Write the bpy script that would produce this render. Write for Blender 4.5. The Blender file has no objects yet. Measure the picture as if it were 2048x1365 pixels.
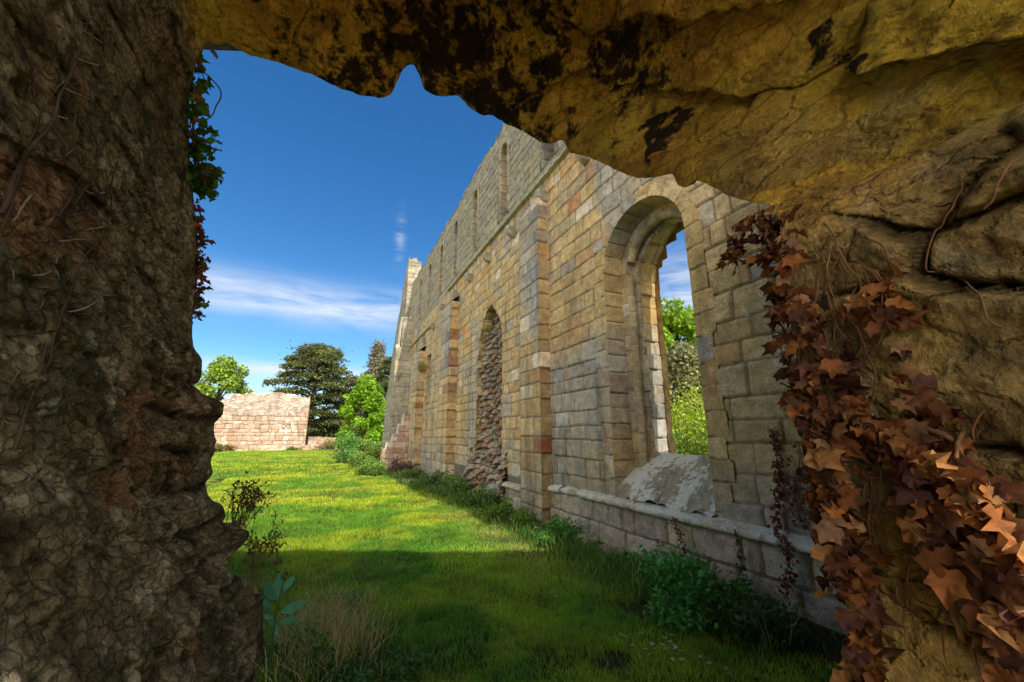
import bpy, math
import numpy as np
from mathutils import Vector
from mathutils.bvhtree import BVHTree
C = bpy.context.scene.collection
# ------------------------------------------------------------------ camera model (also used to survey points)
F = 796.0; TH = math.atan(188 / F); YAW = math.atan(372 / 818.0); H = 1.6
def ray(px, py):
    a = (px - 1024) / F; b = (682.5 - py) / F
    f = math.cos(TH) - b * math.sin(TH); z = math.sin(TH) + b * math.cos(TH)
    return np.array([a * math.cos(YAW) + f * math.sin(YAW), -a * math.sin(YAW) + f * math.cos(YAW), z])
def at_d(px, py, d):
    r = ray(px, py); return r * (d / math.hypot(r[0], r[1])) + np.array([0, 0, H])
def at_x(px, py, X):
    r = ray(px, py); return r * (X / r[0]) + np.array([0, 0, H])
def at_y(px, py, Y):
    r = ray(px, py); return r * (Y / r[1]) + np.array([0, 0, H])
def at_g(px, py, h=0.0):
    r = ray(px, py); return r * ((h - H) / r[2]) + np.array([0, 0, H])
# ------------------------------------------------------------------ numpy noise
def _hash(ix, iy, iz, seed=0):
    n = (ix.astype(np.int64) * 374761393 + iy.astype(np.int64) * 668265263 + iz.astype(np.int64) * 2147483647 + seed * 1013904223) & 0xFFFFFFFF
    n = ((n ^ (n >> 13)) * 1274126177) & 0xFFFFFFFF
    n = ((n ^ (n >> 16)) * 2246822519) & 0xFFFFFFFF
    return ((n ^ (n >> 15)) & 0xFFFFFF) / float(0xFFFFFF)
def vnoise(x, y, z=None, seed=0):
    x = np.asarray(x, float); y = np.asarray(y, float); z = np.zeros_like(x) if z is None else np.asarray(z, float)
    xi, yi, zi = np.floor(x), np.floor(y), np.floor(z)
    fx, fy, fz = x - xi, y - yi, z - zi
    fx, fy, fz = [f * f * f * (f * (f * 6 - 15) + 10) for f in (fx, fy, fz)]
    r = 0
    for dx in (0, 1):
        for dy in (0, 1):
            for dz in (0, 1):
                w = (fx if dx else 1 - fx) * (fy if dy else 1 - fy) * (fz if dz else 1 - fz)
                r = r + w * _hash(xi + dx, yi + dy, zi + dz, seed)
    return r * 2 - 1
def fbm(x, y, z=None, oct=4, seed=0, rough=.5):
    a = 1; s = 0; t = 0; x = np.asarray(x, float); y = np.asarray(y, float); z = np.zeros_like(x) if z is None else np.asarray(z, float)
    for o in range(oct):
        s = s + a * vnoise(x, y, z, seed + o * 17); t += a; a *= rough; x, y, z = x * 2.03 + 5.1, y * 2.03 + 1.7, z * 2.03 + 9.2
    return s / t
def worley(x, y, seed=0, jit=.9):
    xi, yi = np.floor(x), np.floor(y)
    f1 = np.full(x.shape, 9.); f2 = np.full(x.shape, 9.); cid = np.zeros(x.shape); cx = np.zeros(x.shape); cy = np.zeros(x.shape)
    for dx in (-1, 0, 1):
        for dy in (-1, 0, 1):
            gx, gy = xi + dx, yi + dy
            px = gx + .5 + (_hash(gx, gy, gx * 0, seed) - .5) * jit; py = gy + .5 + (_hash(gx, gy, gx * 0 + 1, seed) - .5) * jit
            d = np.hypot(px - x, py - y)
            n = d < f1
            f2 = np.where(n, f1, np.minimum(f2, d)); f1 = np.where(n, d, f1)
            cid = np.where(n, _hash(gx, gy, gx * 0 + 2, seed), cid); cx = np.where(n, px - x, cx); cy = np.where(n, py - y, cy)
    return f1, f2, cid, cx, cy
def sst(a, b, x):
    t = np.clip((x - a) / (b - a), 0, 1); return t * t * (3 - 2 * t)
def mix(a, b, t):
    t = np.asarray(t)[..., None]; return np.asarray(a) * (1 - t) + np.asarray(b) * t
rng = np.random.default_rng(7)
# ------------------------------------------------------------------ objects and tags
def tag(o, label, cat, group=None, kind=None):
    if label: o['label'] = label
    if cat: o['category'] = cat
    if group: o['group'] = group
    if kind: o['kind'] = kind
    return o
def empty(name, loc, label, cat, group=None):
    o = bpy.data.objects.new(name, None); C.objects.link(o); o.location = loc; o.empty_display_size = .1
    return tag(o, label, cat, group)
def mesh_obj(name, V, polys, mat, parent=None, col=None, smooth=True):
    """V (n,3); polys: list of (k,m) int arrays; col (n,3 or 4) linear"""
    V = np.asarray(V, np.float32)
    origin = np.zeros(3, np.float32)
    if parent is not None:
        origin = np.zeros(3, np.float32); q = parent
        while q is not None: origin = origin + np.array(q.location, np.float32); q = q.parent
    else: origin = np.array([(V[:, 0].min() + V[:, 0].max()) / 2, (V[:, 1].min() + V[:, 1].max()) / 2, V[:, 2].min()], np.float32)
    Vl = V - origin
    me = bpy.data.meshes.new(name)
    me.vertices.add(len(V)); me.vertices.foreach_set('co', np.ascontiguousarray(Vl).ravel())
    polys = [p for p in polys if len(p)]
    nl = sum(p.size for p in polys); nf = sum(len(p) for p in polys)
    me.loops.add(nl); me.polygons.add(nf)
    li = np.concatenate([p.ravel() for p in polys]).astype(np.int32)
    cnt = np.concatenate([np.full(len(p), p.shape[1]) for p in polys])
    st = np.concatenate([[0], np.cumsum(cnt)[:-1]]).astype(np.int32)
    me.loops.foreach_set('vertex_index', li); me.polygons.foreach_set('loop_start', st)
    me.update(calc_edges=True)
    me.polygons.foreach_set('use_smooth', np.full(nf, smooth))
    if col is not None:
        col = np.asarray(col, np.float32)
        if col.shape[1] == 3: col = np.concatenate([col, np.zeros((len(col), 1), np.float32)], 1)
        a = me.color_attributes.new('Col', 'FLOAT_COLOR', 'POINT'); a.data.foreach_set('color', np.ascontiguousarray(col).ravel())
    me.materials.append(mat)
    o = bpy.data.objects.new(name, me); C.objects.link(o)
    if parent is not None: o.parent = parent
    else: o.location = origin.tolist()
    return o
def grid_quads(nu, nv, mask=None, flip=False):
    idx = np.arange(nu * nv).reshape(nu, nv)
    q = np.stack([idx[:-1, :-1], idx[1:, :-1], idx[1:, 1:], idx[:-1, 1:]], -1)
    q = q[mask] if mask is not None else q.reshape(-1, 4)
    return q[:, ::-1] if flip else q
class Bag:
    """collects grids and polygon soups that belong to ONE part"""
    def __init__(s): s.V = []; s.P = []; s.Cc = []; s.n = 0
    def add(s, V, polys, col):
        V = np.asarray(V, float).reshape(-1, 3); col = np.asarray(col, float)
        if col.ndim == 1: col = np.tile(col, (len(V), 1))
        col = col.reshape(len(V), -1)
        if col.shape[1] == 3: col = np.concatenate([col, np.zeros((len(V), 1))], 1)
        s.V.append(V); s.Cc.append(col)
        for p in polys: s.P.append(np.asarray(p) + s.n)
        s.n += len(V)
    def grid(s, P, col, mask=None, flip=False):
        s.add(P.reshape(-1, 3), [grid_quads(P.shape[0], P.shape[1], mask, flip)], col.reshape(-1, col.shape[-1]))
    def build(s, name, mat, parent=None, smooth=True):
        return mesh_obj(name, np.concatenate(s.V), s.P, mat, parent, np.concatenate(s.Cc), smooth)
# ------------------------------------------------------------------ materials
def nt(name):
    m = bpy.data.materials.new(name); m.use_nodes = True; t = m.node_tree; t.nodes.clear(); return m, t
def N(t, typ, **kw):
    n = t.nodes.new(typ)
    for k, v in kw.items():
        if k in n.bl_rna.properties: setattr(n, k, v)
        else: n.inputs[k.replace('_', ' ')].default_value = v
    return n
def stone_mat(name, fine=70., mid=9., bump=.5, dist=.02, var=.35, dark=(0.03, .025, .012), darkamt=0., lich=(0.62, .62, .52), rough=.95, fspeck=.25, rub=0., rubamt=.5):
    m, t = nt(name); L = t.links.new
    out = N(t, 'ShaderNodeOutputMaterial'); bs = N(t, 'ShaderNodeBsdfPrincipled'); bs.inputs['Roughness'].default_value = rough
    bs.inputs['Specular IOR Level'].default_value = .15
    at = N(t, 'ShaderNodeAttribute', attribute_name='Col'); tc = N(t, 'ShaderNodeTexCoord')
    n1 = N(t, 'ShaderNodeTexNoise', Scale=mid, Detail=8., Roughness=.65); n2 = N(t, 'ShaderNodeTexNoise', Scale=fine, Detail=5., Roughness=.7)
    n3 = N(t, 'ShaderNodeTexNoise', Scale=mid * 1.7, Detail=9., Roughness=.72); vo = N(t, 'ShaderNodeTexVoronoi', Scale=fine * .55)
    for n in (n1, n2, n3, vo): L(tc.outputs['Object'], n.inputs['Vector'])
    mr = N(t, 'ShaderNodeMapRange'); mr.inputs['From Min'].default_value = .3; mr.inputs['From Max'].default_value = .7; mr.inputs['To Min'].default_value = 1 - var; mr.inputs['To Max'].default_value = 1 + var
    L(n1.outputs['Fac'], mr.inputs['Value'])
    mr2 = N(t, 'ShaderNodeMapRange'); mr2.inputs['From Min'].default_value = .3; mr2.inputs['From Max'].default_value = .7; mr2.inputs['To Min'].default_value = 1 - fspeck; mr2.inputs['To Max'].default_value = 1 + fspeck
    L(n2.outputs['Fac'], mr2.inputs['Value'])
    mu = N(t, 'ShaderNodeMath', operation='MULTIPLY'); L(mr.outputs[0], mu.inputs[0]); L(mr2.outputs[0], mu.inputs[1])
    vm = N(t, 'ShaderNodeVectorMath', operation='SCALE'); L(at.outputs['Color'], vm.inputs[0]); L(mu.outputs[0], vm.inputs['Scale'])
    # dark growth (alpha < 0 side) and pale lichen (alpha > 0 side), thresholded by noise
    def thr(sign, off, soft):
        a = N(t, 'ShaderNodeMath', operation='MULTIPLY_ADD'); L(at.outputs['Alpha'], a.inputs[0]); a.inputs[1].default_value = sign; a.inputs[2].default_value = off
        b = N(t, 'ShaderNodeMath', operation='ADD'); L(a.outputs[0], b.inputs[0]); L(n3.outputs['Fac'], b.inputs[1])
        r = N(t, 'ShaderNodeMapRange'); r.inputs['From Min'].default_value = .5 - soft / 2; r.inputs['From Max'].default_value = .5 + soft / 2; L(b.outputs[0], r.inputs['Value']); return r
    dk = thr(-1., -.28 + darkamt, .09); li = thr(1., -.30, .05)
    lm = N(t, 'ShaderNodeVectorMath', operation='SCALE'); lm.inputs[0].default_value = lich; L(mr2.outputs[0], lm.inputs['Scale'])
    dm = N(t, 'ShaderNodeVectorMath', operation='SCALE'); dm.inputs[0].default_value = dark; L(mu.outputs[0], dm.inputs['Scale'])
    m1 = N(t, 'ShaderNodeMix', data_type='RGBA'); L(dk.outputs[0], m1.inputs[0]); L(vm.outputs[0], m1.inputs[6]); L(dm.outputs[0], m1.inputs[7])
    m2 = N(t, 'ShaderNodeMix', data_type='RGBA'); L(li.outputs[0], m2.inputs[0]); L(m1.outputs[2], m2.inputs[6]); L(lm.outputs[0], m2.inputs[7])
    L(m2.outputs[2], bs.inputs['Base Color'])
    ad = N(t, 'ShaderNodeMath', operation='MULTIPLY_ADD'); L(n2.outputs['Fac'], ad.inputs[0]); ad.inputs[1].default_value = .55; L(n3.outputs['Fac'], ad.inputs[2])
    ad2 = N(t, 'ShaderNodeMath', operation='MULTIPLY_ADD'); L(vo.outputs['Distance'], ad2.inputs[0]); ad2.inputs[1].default_value = .25; L(ad.outputs[0], ad2.inputs[2])
    hgt_ = ad2.outputs[0]
    if rub:
        nd = N(t, 'ShaderNodeTexNoise', Scale=rub * .9, Detail=5., Roughness=.65); L(tc.outputs['Object'], nd.inputs['Vector'])
        sc_ = N(t, 'ShaderNodeVectorMath', operation='MULTIPLY_ADD'); L(nd.outputs['Color'], sc_.inputs[0]); sc_.inputs[1].default_value = (.9 / rub,) * 3; L(tc.outputs['Object'], sc_.inputs[2])
        st_ = N(t, 'ShaderNodeVectorMath', operation='MULTIPLY'); L(sc_.outputs[0], st_.inputs[0]); st_.inputs[1].default_value = (1, 1, 1.7)
        v1 = N(t, 'ShaderNodeTexVoronoi', feature='DISTANCE_TO_EDGE', Scale=rub); L(st_.outputs[0], v1.inputs['Vector'])
        v2 = N(t, 'ShaderNodeTexVoronoi', Scale=rub); L(st_.outputs[0], v2.inputs['Vector'])
        e_ = N(t, 'ShaderNodeMapRange', interpolation_type='SMOOTHSTEP'); e_.inputs['From Max'].default_value = .10; L(v1.outputs['Distance'], e_.inputs['Value'])
        kk = N(t, 'ShaderNodeMapRange'); kk.inputs['To Min'].default_value = 1 - rubamt; L(e_.outputs[0], kk.inputs['Value'])
        cs_ = N(t, 'ShaderNodeSeparateColor'); L(v2.outputs['Color'], cs_.inputs[0]); k2 = N(t, 'ShaderNodeMapRange'); k2.inputs['To Min'].default_value = 1 - rubamt * .7; k2.inputs['To Max'].default_value = 1 + rubamt * .7; L(cs_.outputs[0], k2.inputs['Value'])
        k3 = N(t, 'ShaderNodeMath', operation='MULTIPLY'); L(kk.outputs[0], k3.inputs[0]); L(k2.outputs[0], k3.inputs[1])
        fc_ = N(t, 'ShaderNodeVectorMath', operation='SCALE'); L(m2.outputs[2], fc_.inputs[0]); L(k3.outputs[0], fc_.inputs['Scale']); L(fc_.outputs[0], bs.inputs['Base Color'])
        h2 = N(t, 'ShaderNodeMath', operation='MULTIPLY_ADD'); L(e_.outputs[0], h2.inputs[0]); h2.inputs[1].default_value = .45; L(hgt_, h2.inputs[2]); h3 = N(t, 'ShaderNodeMath', operation='MULTIPLY_ADD'); L(cs_.outputs[1], h3.inputs[0]); h3.inputs[1].default_value = .35; L(h2.outputs[0], h3.inputs[2]); hgt_ = h3.outputs[0]
    bp = N(t, 'ShaderNodeBump', Strength=bump, Distance=dist); L(hgt_, bp.inputs['Height']); L(bp.outputs[0], bs.inputs['Normal'])
    L(bs.outputs[0], out.inputs[0]); return m
def leaf_mat(name, transl=.35, var=.3, rough=.55, scale=25.):
    m, t = nt(name); L = t.links.new
    out = N(t, 'ShaderNodeOutputMaterial'); bs = N(t, 'ShaderNodeBsdfPrincipled'); bs.inputs['Roughness'].default_value = rough; bs.inputs['Specular IOR Level'].default_value = .25
    at = N(t, 'ShaderNodeAttribute', attribute_name='Col'); tc = N(t, 'ShaderNodeTexCoord'); n1 = N(t, 'ShaderNodeTexNoise', Scale=scale, Detail=4., Roughness=.6)
    L(tc.outputs['Object'], n1.inputs['Vector'])
    mr = N(t, 'ShaderNodeMapRange'); mr.inputs['From Min'].default_value = .3; mr.inputs['From Max'].default_value = .7; mr.inputs['To Min'].default_value = 1 - var; mr.inputs['To Max'].default_value = 1 + var
    L(n1.outputs['Fac'], mr.inputs['Value'])
    vm = N(t, 'ShaderNodeVectorMath', operation='SCALE'); L(at.outputs['Color'], vm.inputs[0]); L(mr.outputs[0], vm.inputs['Scale'])
    L(vm.outputs[0], bs.inputs['Base Color'])
    tr = N(t, 'ShaderNodeBsdfTranslucent'); L(vm.outputs[0], tr.inputs['Color']); mx = N(t, 'ShaderNodeMixShader'); mx.inputs[0].default_value = transl
    L(bs.outputs[0], mx.inputs[1]); L(tr.outputs[0], mx.inputs[2]); L(mx.outputs[0], out.inputs[0]); return m
M_wall = stone_mat('ashlar_stone', fine=60., mid=7., bump=.85, dist=.02, lich=(.60, .59, .50), fspeck=.38)
M_rock = stone_mat('vault_rock', fine=60., mid=5., bump=1., dist=.06, var=.45, rub=4.5, rubamt=.16, dark=(.055, .032, .013), lich=(.42, .41, .30), fspeck=.32)
M_jamb = stone_mat('rubble_rock', fine=60., mid=6., bump=1., dist=.05, var=.45, dark=(.055, .035, .016), lich=(.42, .41, .31), fspeck=.4, rub=15., rubamt=.30)
M_pier = stone_mat('pier_rock', fine=60., mid=5., bump=1., dist=.05, var=.45, dark=(.055, .035, .016), lich=(.42, .41, .31), fspeck=.38, rub=6., rubamt=.22)
M_far = stone_mat('pink_limestone', fine=9., mid=1.6, bump=.6, dist=.06, lich=(.9, .88, .82))
M_soil = stone_mat('turf_soil', fine=30., mid=2.2, bump=.6, dist=.03, var=.3)
M_grass = leaf_mat('grass_blades', .4, .25, .6, 1.5)
M_leaf = leaf_mat('green_leaf', .35, .3, .5, 8.)
M_dry = leaf_mat('dry_leaf', .22, .5, .75, 38.)
M_bark = stone_mat('bark', fine=60., mid=12., bump=.6, dist=.01)
# ------------------------------------------------------------------ stone coursing
PAL = {  # linear albedo, weight
 'buff': [((.60, .455, .21), 7), ((.64, .50, .26), 6), ((.54, .41, .19), 5), ((.52, .44, .27), 3), ((.60, .37, .14), 1.1), ((.56, .33, .16), .22), ((.38, .37, .32), 2.2), ((.74, .68, .55), .8), ((.60, .27, .10), .25)],
 'grey': [((.40, .37, .27), 5), ((.35, .325, .24), 4), ((.45, .40, .27), 3), ((.50, .41, .24), 1)],
 'plinth': [((.44, .395, .31), 5), ((.50, .42, .31), 4), ((.46, .36, .29), 3), ((.56, .46, .3), 2)],
 'mid': [((.50, .43, .27), 5), ((.57, .45, .24), 4), ((.44, .40, .30), 3), ((.60, .47, .26), 3), ((.5, .28, .13), .3)],
 'pink': [((.52, .38, .29), 5), ((.62, .48, .38), 5), ((.48, .34, .27), 4), ((.68, .58, .48), 4), ((.45, .30, .2), 2)],
 'rubble': [((.46, .37, .28), 5), ((.56, .46, .36), 4), ((.36, .29, .23), 4), ((.50, .31, .21), 2), ((.62, .54, .45), 2)],
}
class Courses:
    def __init__(s, z0, z1, ch, cw, seed, pal, y0=-3, y1=40):
        r = np.random.default_rng(seed); s.zs = [z0]
        while s.zs[-1] < z1: s.zs.append(s.zs[-1] + ch * r.uniform(.78, 1.22))
        s.zs = np.array(s.zs); s.rows = []; s.cols = []; s.off = []; s.seed = seed; s.tint = np.array([.96, .845, .83]) if pal == 'pink' else (np.array([.90, .92, .97]) if pal in ('grey', 'plinth') else np.array([1.04, .945, .87]))
        P = PAL[pal]; cs = np.array([p[0] for p in P]); w = np.array([p[1] for p in P]); w = w / w.sum()
        for i in range(len(s.zs)):
            e = [y0 - r.uniform(0, cw)]
            while e[-1] < y1: e.append(e[-1] + cw * r.choice([.55, .8, 1., 1.15, 1.35, 1.6], p=[.1, .2, .25, .2, .15, .1]) * r.uniform(.92, 1.08))
            s.rows.append(np.array(e)); k = len(e)
            s.cols.append(cs[r.choice(len(cs), k, p=w)] * r.uniform(.85, 1.15, (k, 1))); s.off.append(r.normal(0, 1, (k, 4)))
    def eval(s, U, V, r=.024, joint=.007, rec=.020, lump=.006, wob=.014):
        """returns height (m) and colour for wall coordinates U (along), V (up)"""
        Uw = U + wob * vnoise(U * 3.1, V * 3.1, seed=s.seed + 3) + .005 * vnoise(U * 14, V * 14, seed=s.seed + 4)
        Vw = V + wob * .8 * vnoise(U * 2.3, V * 4, seed=s.seed + 5) + .005 * vnoise(U * 14, V * 14, seed=s.seed + 6)
        ri = np.clip(np.searchsorted(s.zs, Vw) - 1, 0, len(s.zs) - 2)
        h = np.zeros(U.shape); col = np.zeros(U.shape + (3,))
        for k in np.unique(ri):
            m = ri == k; e = s.rows[k]; u = Uw[m]; v = Vw[m]
            ci = np.clip(np.searchsorted(e, u) - 1, 0, len(e) - 2)
            u0, u1 = e[ci], e[ci + 1]; v0, v1 = s.zs[k], s.zs[k + 1]
            o = s.off[k][ci]
            hw = (u1 - u0) / 2 - joint; hh = (v1 - v0) / 2 - joint
            qx = np.abs(u - (u0 + u1) / 2) - (hw - r); qy = np.abs(v - (v0 + v1) / 2) - (hh - r)
            sd = np.hypot(np.maximum(qx, 0), np.maximum(qy, 0)) + np.minimum(np.maximum(qx, qy), 0) - r   # <0 inside
            prof = sst(0, 1, np.clip(-sd / .016, 0, 1))
            hs = -rec * (1 - prof) + prof * (o[:, 0] * .006 + (u - (u0 + u1) / 2) * o[:, 1] * .02 + (v - (v0 + v1) / 2) * o[:, 2] * .02)
            hs += prof * lump * fbm(u * 9, v * 9, u * 0 + o[:, 3] * 7, 3, s.seed + 8)
            h[m] = hs
            c = s.cols[k][ci] * (1 + .10 * fbm(u * 5, v * 5, None, 3, s.seed + 9))[:, None]
            c = (c * .68 + .32 * c.mean(-1, keepdims=True).mean() * np.array([1.25, 1.0, .62])) * s.tint; mortar = np.array([.42, .35, .23]) if s.seed % 2 else np.array([.38, .33, .23])
            col[m] = mix(mortar * .85, c, sst(-.004, .008, -sd)) * (0.62 + .38 * sst(-.010, .014, -sd))[:, None]
        return h, col
def panel(bag, O, du, dv, dn, us, vs, crs, u_off=0, v_off=0, mask=None, lich=None, edge0=True, flip=False, extra=None, **kw):
    U, V = np.meshgrid(us, vs, indexing='ij')
    h, col = crs.eval(U + u_off, V + v_off, **kw)
    if extra is not None: h, col = extra(U, V, h, col)
    if edge0:
        eu = np.minimum(U - us[0], us[-1] - U); h = h * sst(0, .03, eu)
    P = np.asarray(O) + U[..., None] * np.asarray(du) + V[..., None] * np.asarray(dv) + h[..., None] * np.asarray(dn)
    a = np.zeros(U.shape) if lich is None else lich(U, V)
    mk = None
    if mask is not None:
        uc = (U[:-1, :-1] + U[1:, 1:]) / 2; vc = (V[:-1, :-1] + V[1:, 1:]) / 2; mk = mask(uc, vc)
    bag.grid(P, np.concatenate([col, a[..., None]], -1), mk, flip)
def seg(a, b, d): return np.linspace(a, b, max(2, int(math.ceil((b - a) / d)) + 1))
# ================================================================== THE LONG WALL
W = 3.85
wall = empty('abbey_wall', (W, 8, 0), 'long tall ruined stone wall with arched window and slit windows above', 'ruined wall')
crA = Courses(.70, 7.2, .285, .40, 11, 'buff'); crB = Courses(.70, 7.2, .27, .36, 23, 'buff'); crC = Courses(0, 7.2, .30, .4, 37, 'mid')
crU = Courses(7.1, 11, .235, .30, 41, 'grey'); crP = Courses(-.25, .8, .31, .34, 53, 'plinth')
WY, WS, WR = 4.06, 4.12, .83          # window centre, springing, radius at the face
def in_arch(u, v, yc, zs, r, z0): return (np.abs(u - yc) < r) & (v > z0) & (v <= zs) | (np.hypot(u - yc, v - zs) < r) & (v > zs)
def niche_edge(v):   # half width and centre of the ragged opening
    l = 10.95 - .25 * sst(3.6, 5.1, v) * 1.2 - .0 * v + .10 * np.round(vnoise(v * 3.3, v * 0 + .5, seed=5) * 2) / 2
    r = 9.07 + .05 * np.round(vnoise(v * 3.3, v * 0 + 8.5, seed=6) * 2) / 2
    top = sst(4.2, 5.35, v) * 1.2; return r + top * .62, l - top * .42
def in_niche(u, v):
    a, b = niche_edge(v); return (u > a) & (u < b) & (v > .42) & (v < 5.12 + .08 * vnoise(u * 5, u * 0, seed=4))
LANC = [6.55, 9.05, 11.5, 13.75, 15.9, 18.1, 20.2]
def top_z(u): return np.where(u < 2.4, 5.3, 10.38) + .10 * np.round(2 * vnoise(u * 2.1, u * 0, seed=77)) / 2 + .03 * vnoise(u * 9, u * 0, seed=78)
def mask_main(u, v):
    k = ~in_arch(u, v, WY, WS, WR + .07, .5) & ~in_niche(u, v) & ~((u > 14.3) & (u < 15.1) & (v < 2.75)) & ~((u > 17.0) & (u < 17.7) & (v > 2.9) & (v < 5.1))
    k &= ~((u > 20.4) & (u < 21.2) & (v < 2.2))
    return k
def mask_up(u, v):
    k = v < top_z(u)
    for c in LANC: k &= ~in_arch(u, v, c, 9.45, .27, 7.42)
    return k
def weather(U, V, h, col):   # long vertical stains, grey patches and damp base shared by all courses
    g = sst(.05, .5, fbm(U * .9, V * .45, None, 4, 91)); col = mix(col, col.mean(-1, keepdims=True) * np.array([.93, .93, .88]), g * .65)
    st = sst(.1, .55, fbm(U * 3.5, V * .5, None, 3, 92)); col = col * (1 - .28 * st)[..., None]
    g2 = 1 - sst(.7, 2.0, V + .3 * vnoise(U * 2, V * 2, seed=93)); col = mix(col, np.array([.275, .255, .22]) * (col.mean(-1, keepdims=True) / .3), g2 * .5)
    g3 = sst(4.6, 6.2, V - (U - 3.2) * .35 + .4 * vnoise(U * 1.5, V * 1.5, seed=94)) * (U < 4.4); col = mix(col, np.array([.29, .285, .26]) * (col.mean(-1, keepdims=True) / .3), g3 * .6)
    return h, col
RED = [(5.72, 5.92, 5.28), (6.08, 3.63, 0), (5.95, 3.35, 0), (5.62, 4.75, 0), (3.02, 2.0, 0), (10.75, 1.45, 0), (5.8, 2.6, 0), (8.35, 1.55, 0), (13.2, 3.1, 0)]
bag = Bag(); DN = (-1, 0, 0); DU = (0, 1, 0); DV = (0, 0, 1); O = (W, 0, 0)
for cr in (crA, crB, crC):       # a few red and orange blocks
    for (y, z, q) in RED:
        k = np.searchsorted(cr.zs, z) - 1; c = np.searchsorted(cr.rows[k], y) - 1; cr.cols[k][c] = (.56, .34, .17) if q == 0 else (.52, .22, .10)
lw = lambda U, V: .10 + .12 * vnoise(U * .8, V * .8, seed=95)
panel(bag, O, DU, DV, DN, seg(1.2, 6.67, .0155), seg(.70, 7.12, .0155), crA, mask=mask_main, lich=lw, extra=weather, edge0=False)
panel(bag, O, DU, DV, DN, seg(6.60, 13.2, .03), seg(-.1, 7.12, .024), crB, mask=mask_main, lich=lw, extra=weather, edge0=False)
panel(bag, O, DU, DV, DN, seg(13.1, 23, .06), seg(-.1, 7.12, .04), crC, mask=mask_main, lich=lw, extra=weather, edge0=False)
panel(bag, O, DU, DV, DN, seg(-1.5, 1.22, .08), seg(-.1, 5.3, .06), crB, extra=weather, edge0=False)
panel(bag, O, DU, DV, DN, seg(4.5, 12.5, .026), seg(7.1, 10.7, .024), crU, mask=mask_up, lich=lw, edge0=False, rec=.026, lump=.012)
panel(bag, O, DU, DV, DN, seg(12.45, 23, .055), seg(7.1, 10.7, .04), crU, mask=mask_up, lich=lw, edge0=False, rec=.035)
panel(bag, O, DU, DV, DN, seg(2.3, 4.55, .08), seg(7.1, 10.5, .06), crU, edge0=False)
# back face, top and end of the wall (same thickness all along)
T = 1.4
ub, vb = seg(-1.5, 23, .12), seg(-.1, 10.4, .12)
panel(bag, (W + T, 0, 0), DU, DV, (1, 0, 0), ub, vb, crB, mask=lambda u, v: ((u > 2.4) | (v < 5.3)) & ~in_arch(u, v, WY, WS, WR + .2, .5), edge0=False, flip=True)
ut = seg(-1.5, 23, .05); UT, XT = np.meshgrid(ut, np.linspace(0, T, 14), indexing='ij')
zt = top_z(UT) - .02 + .06 * fbm(UT * 4, XT * 4, None, 3, 31)
bag.grid(np.stack([W + XT, UT, zt], -1), np.tile(np.array([.5, .46, .38, 0.]), UT.shape + (1,)), flip=True)
for ye, z1 in ((-1.5, 5.3), (2.4, 10.4), (23., 10.4)):
    x_, z_ = np.meshgrid(np.linspace(0, T, 5), np.linspace(-.1 if ye != 2.4 else 5.2, z1, 30), indexing='ij')
    bag.grid(np.stack([W + x_, x_ * 0 + ye, z_], -1), np.tile(np.array([.3, .27, .2, 0.]), x_.shape + (1,)))
masonry = bag.build('masonry', M_wall, wall)
# ---- plinth below the moulding
bag = Bag()
panel(bag, (W - .06, 0, 0), DU, DV, DN, seg(1.2, 6.67, .016), seg(-.2, .70, .016), crP, lich=lambda U, V: .16 + .15 * vnoise(U * 2, V * 2, seed=12), edge0=False, rec=.03, lump=.014)
panel(bag, (W - .06, 0, 0), DU, DV, DN, seg(7.5, 9.1, .03), seg(-.2, .52, .03), crP, u_off=3, edge0=False, lich=lambda U, V: V * 0 + .1)
bag.build('plinth', M_wall, wall)
def moulding(name, y0, y1, z0, prof, seed, jl=1.1, lv=.22, col=(.50, .44, .32), d=.02, broken=()):
    """prof: list of (out, up) from bottom to top"""
    us = seg(y0, y1, d); pr = np.array(prof, float); L = np.concatenate([[0], np.cumsum(np.hypot(*np.diff(pr, axis=0).T))])
    t = np.linspace(0, L[-1], max(8, int(L[-1] / .012))); po = np.interp(t, L, pr[:, 0]); pu = np.interp(t, L, pr[:, 1])
    U, I = np.meshgrid(us, np.arange(len(t)), indexing='ij'); r = np.random.default_rng(seed)
    js = [y0]
    while js[-1] < y1: js.append(js[-1] + jl * r.uniform(.6, 1.3))
    js = np.array(js); dj = np.min(np.abs(U[..., None] - js), -1); k = np.searchsorted(js, U)
    sh = (_hash(k, k * 0, k * 0, seed) - .5) * .014
    out = po[I] * (1 - .35 * (1 - sst(0, .016, dj))) + sh + .016 * fbm(U * 8, pu[I] * 16, None, 4, seed); up = pu[I] + sh * .6 + .005 * fbm(U * 7, pu[I] * 9 + 4, None, 3, seed + 2)
    for (a, b) in broken: w = sst(a - .05, a, U) * (1 - sst(b, b + .05, U)); out = out * (1 - .9 * w)
    cc = np.array(col) * (1 + .2 * (_hash(k, k * 0 + 1, k * 0, seed) - .5))[..., None] * (1 - .55 * (1 - sst(0, .012, dj)))[..., None]
    b = Bag(); b.grid(np.stack([W - out, U, z0 + up], -1), np.concatenate([cc, (U * 0 + lv + .12 * vnoise(U * 1.3, U * 0, seed=seed))[..., None]], -1))
    for e in (0, -1):    # close the ends
        n = len(t); ring = np.stack([W - out[e], U[e], z0 + up[e]], -1); cen = ring.mean(0); b.add(np.vstack([ring, cen]), [np.array([[i, i + 1, n] for i in range(n - 1)])], np.array([.3, .27, .2]))
    return b.build(name, M_wall, wall)
PLM = [(0, -.015), (.07, -.008), (.088, .012), (.088, .045), (.06, .07), (.0, .10)]
moulding('plinth_moulding', 1.2, 6.15, .655, [(a + .06 if b < .1 else a, b) for a, b in PLM], 3, .9, .34, broken=((5.75, 5.95),))
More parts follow.
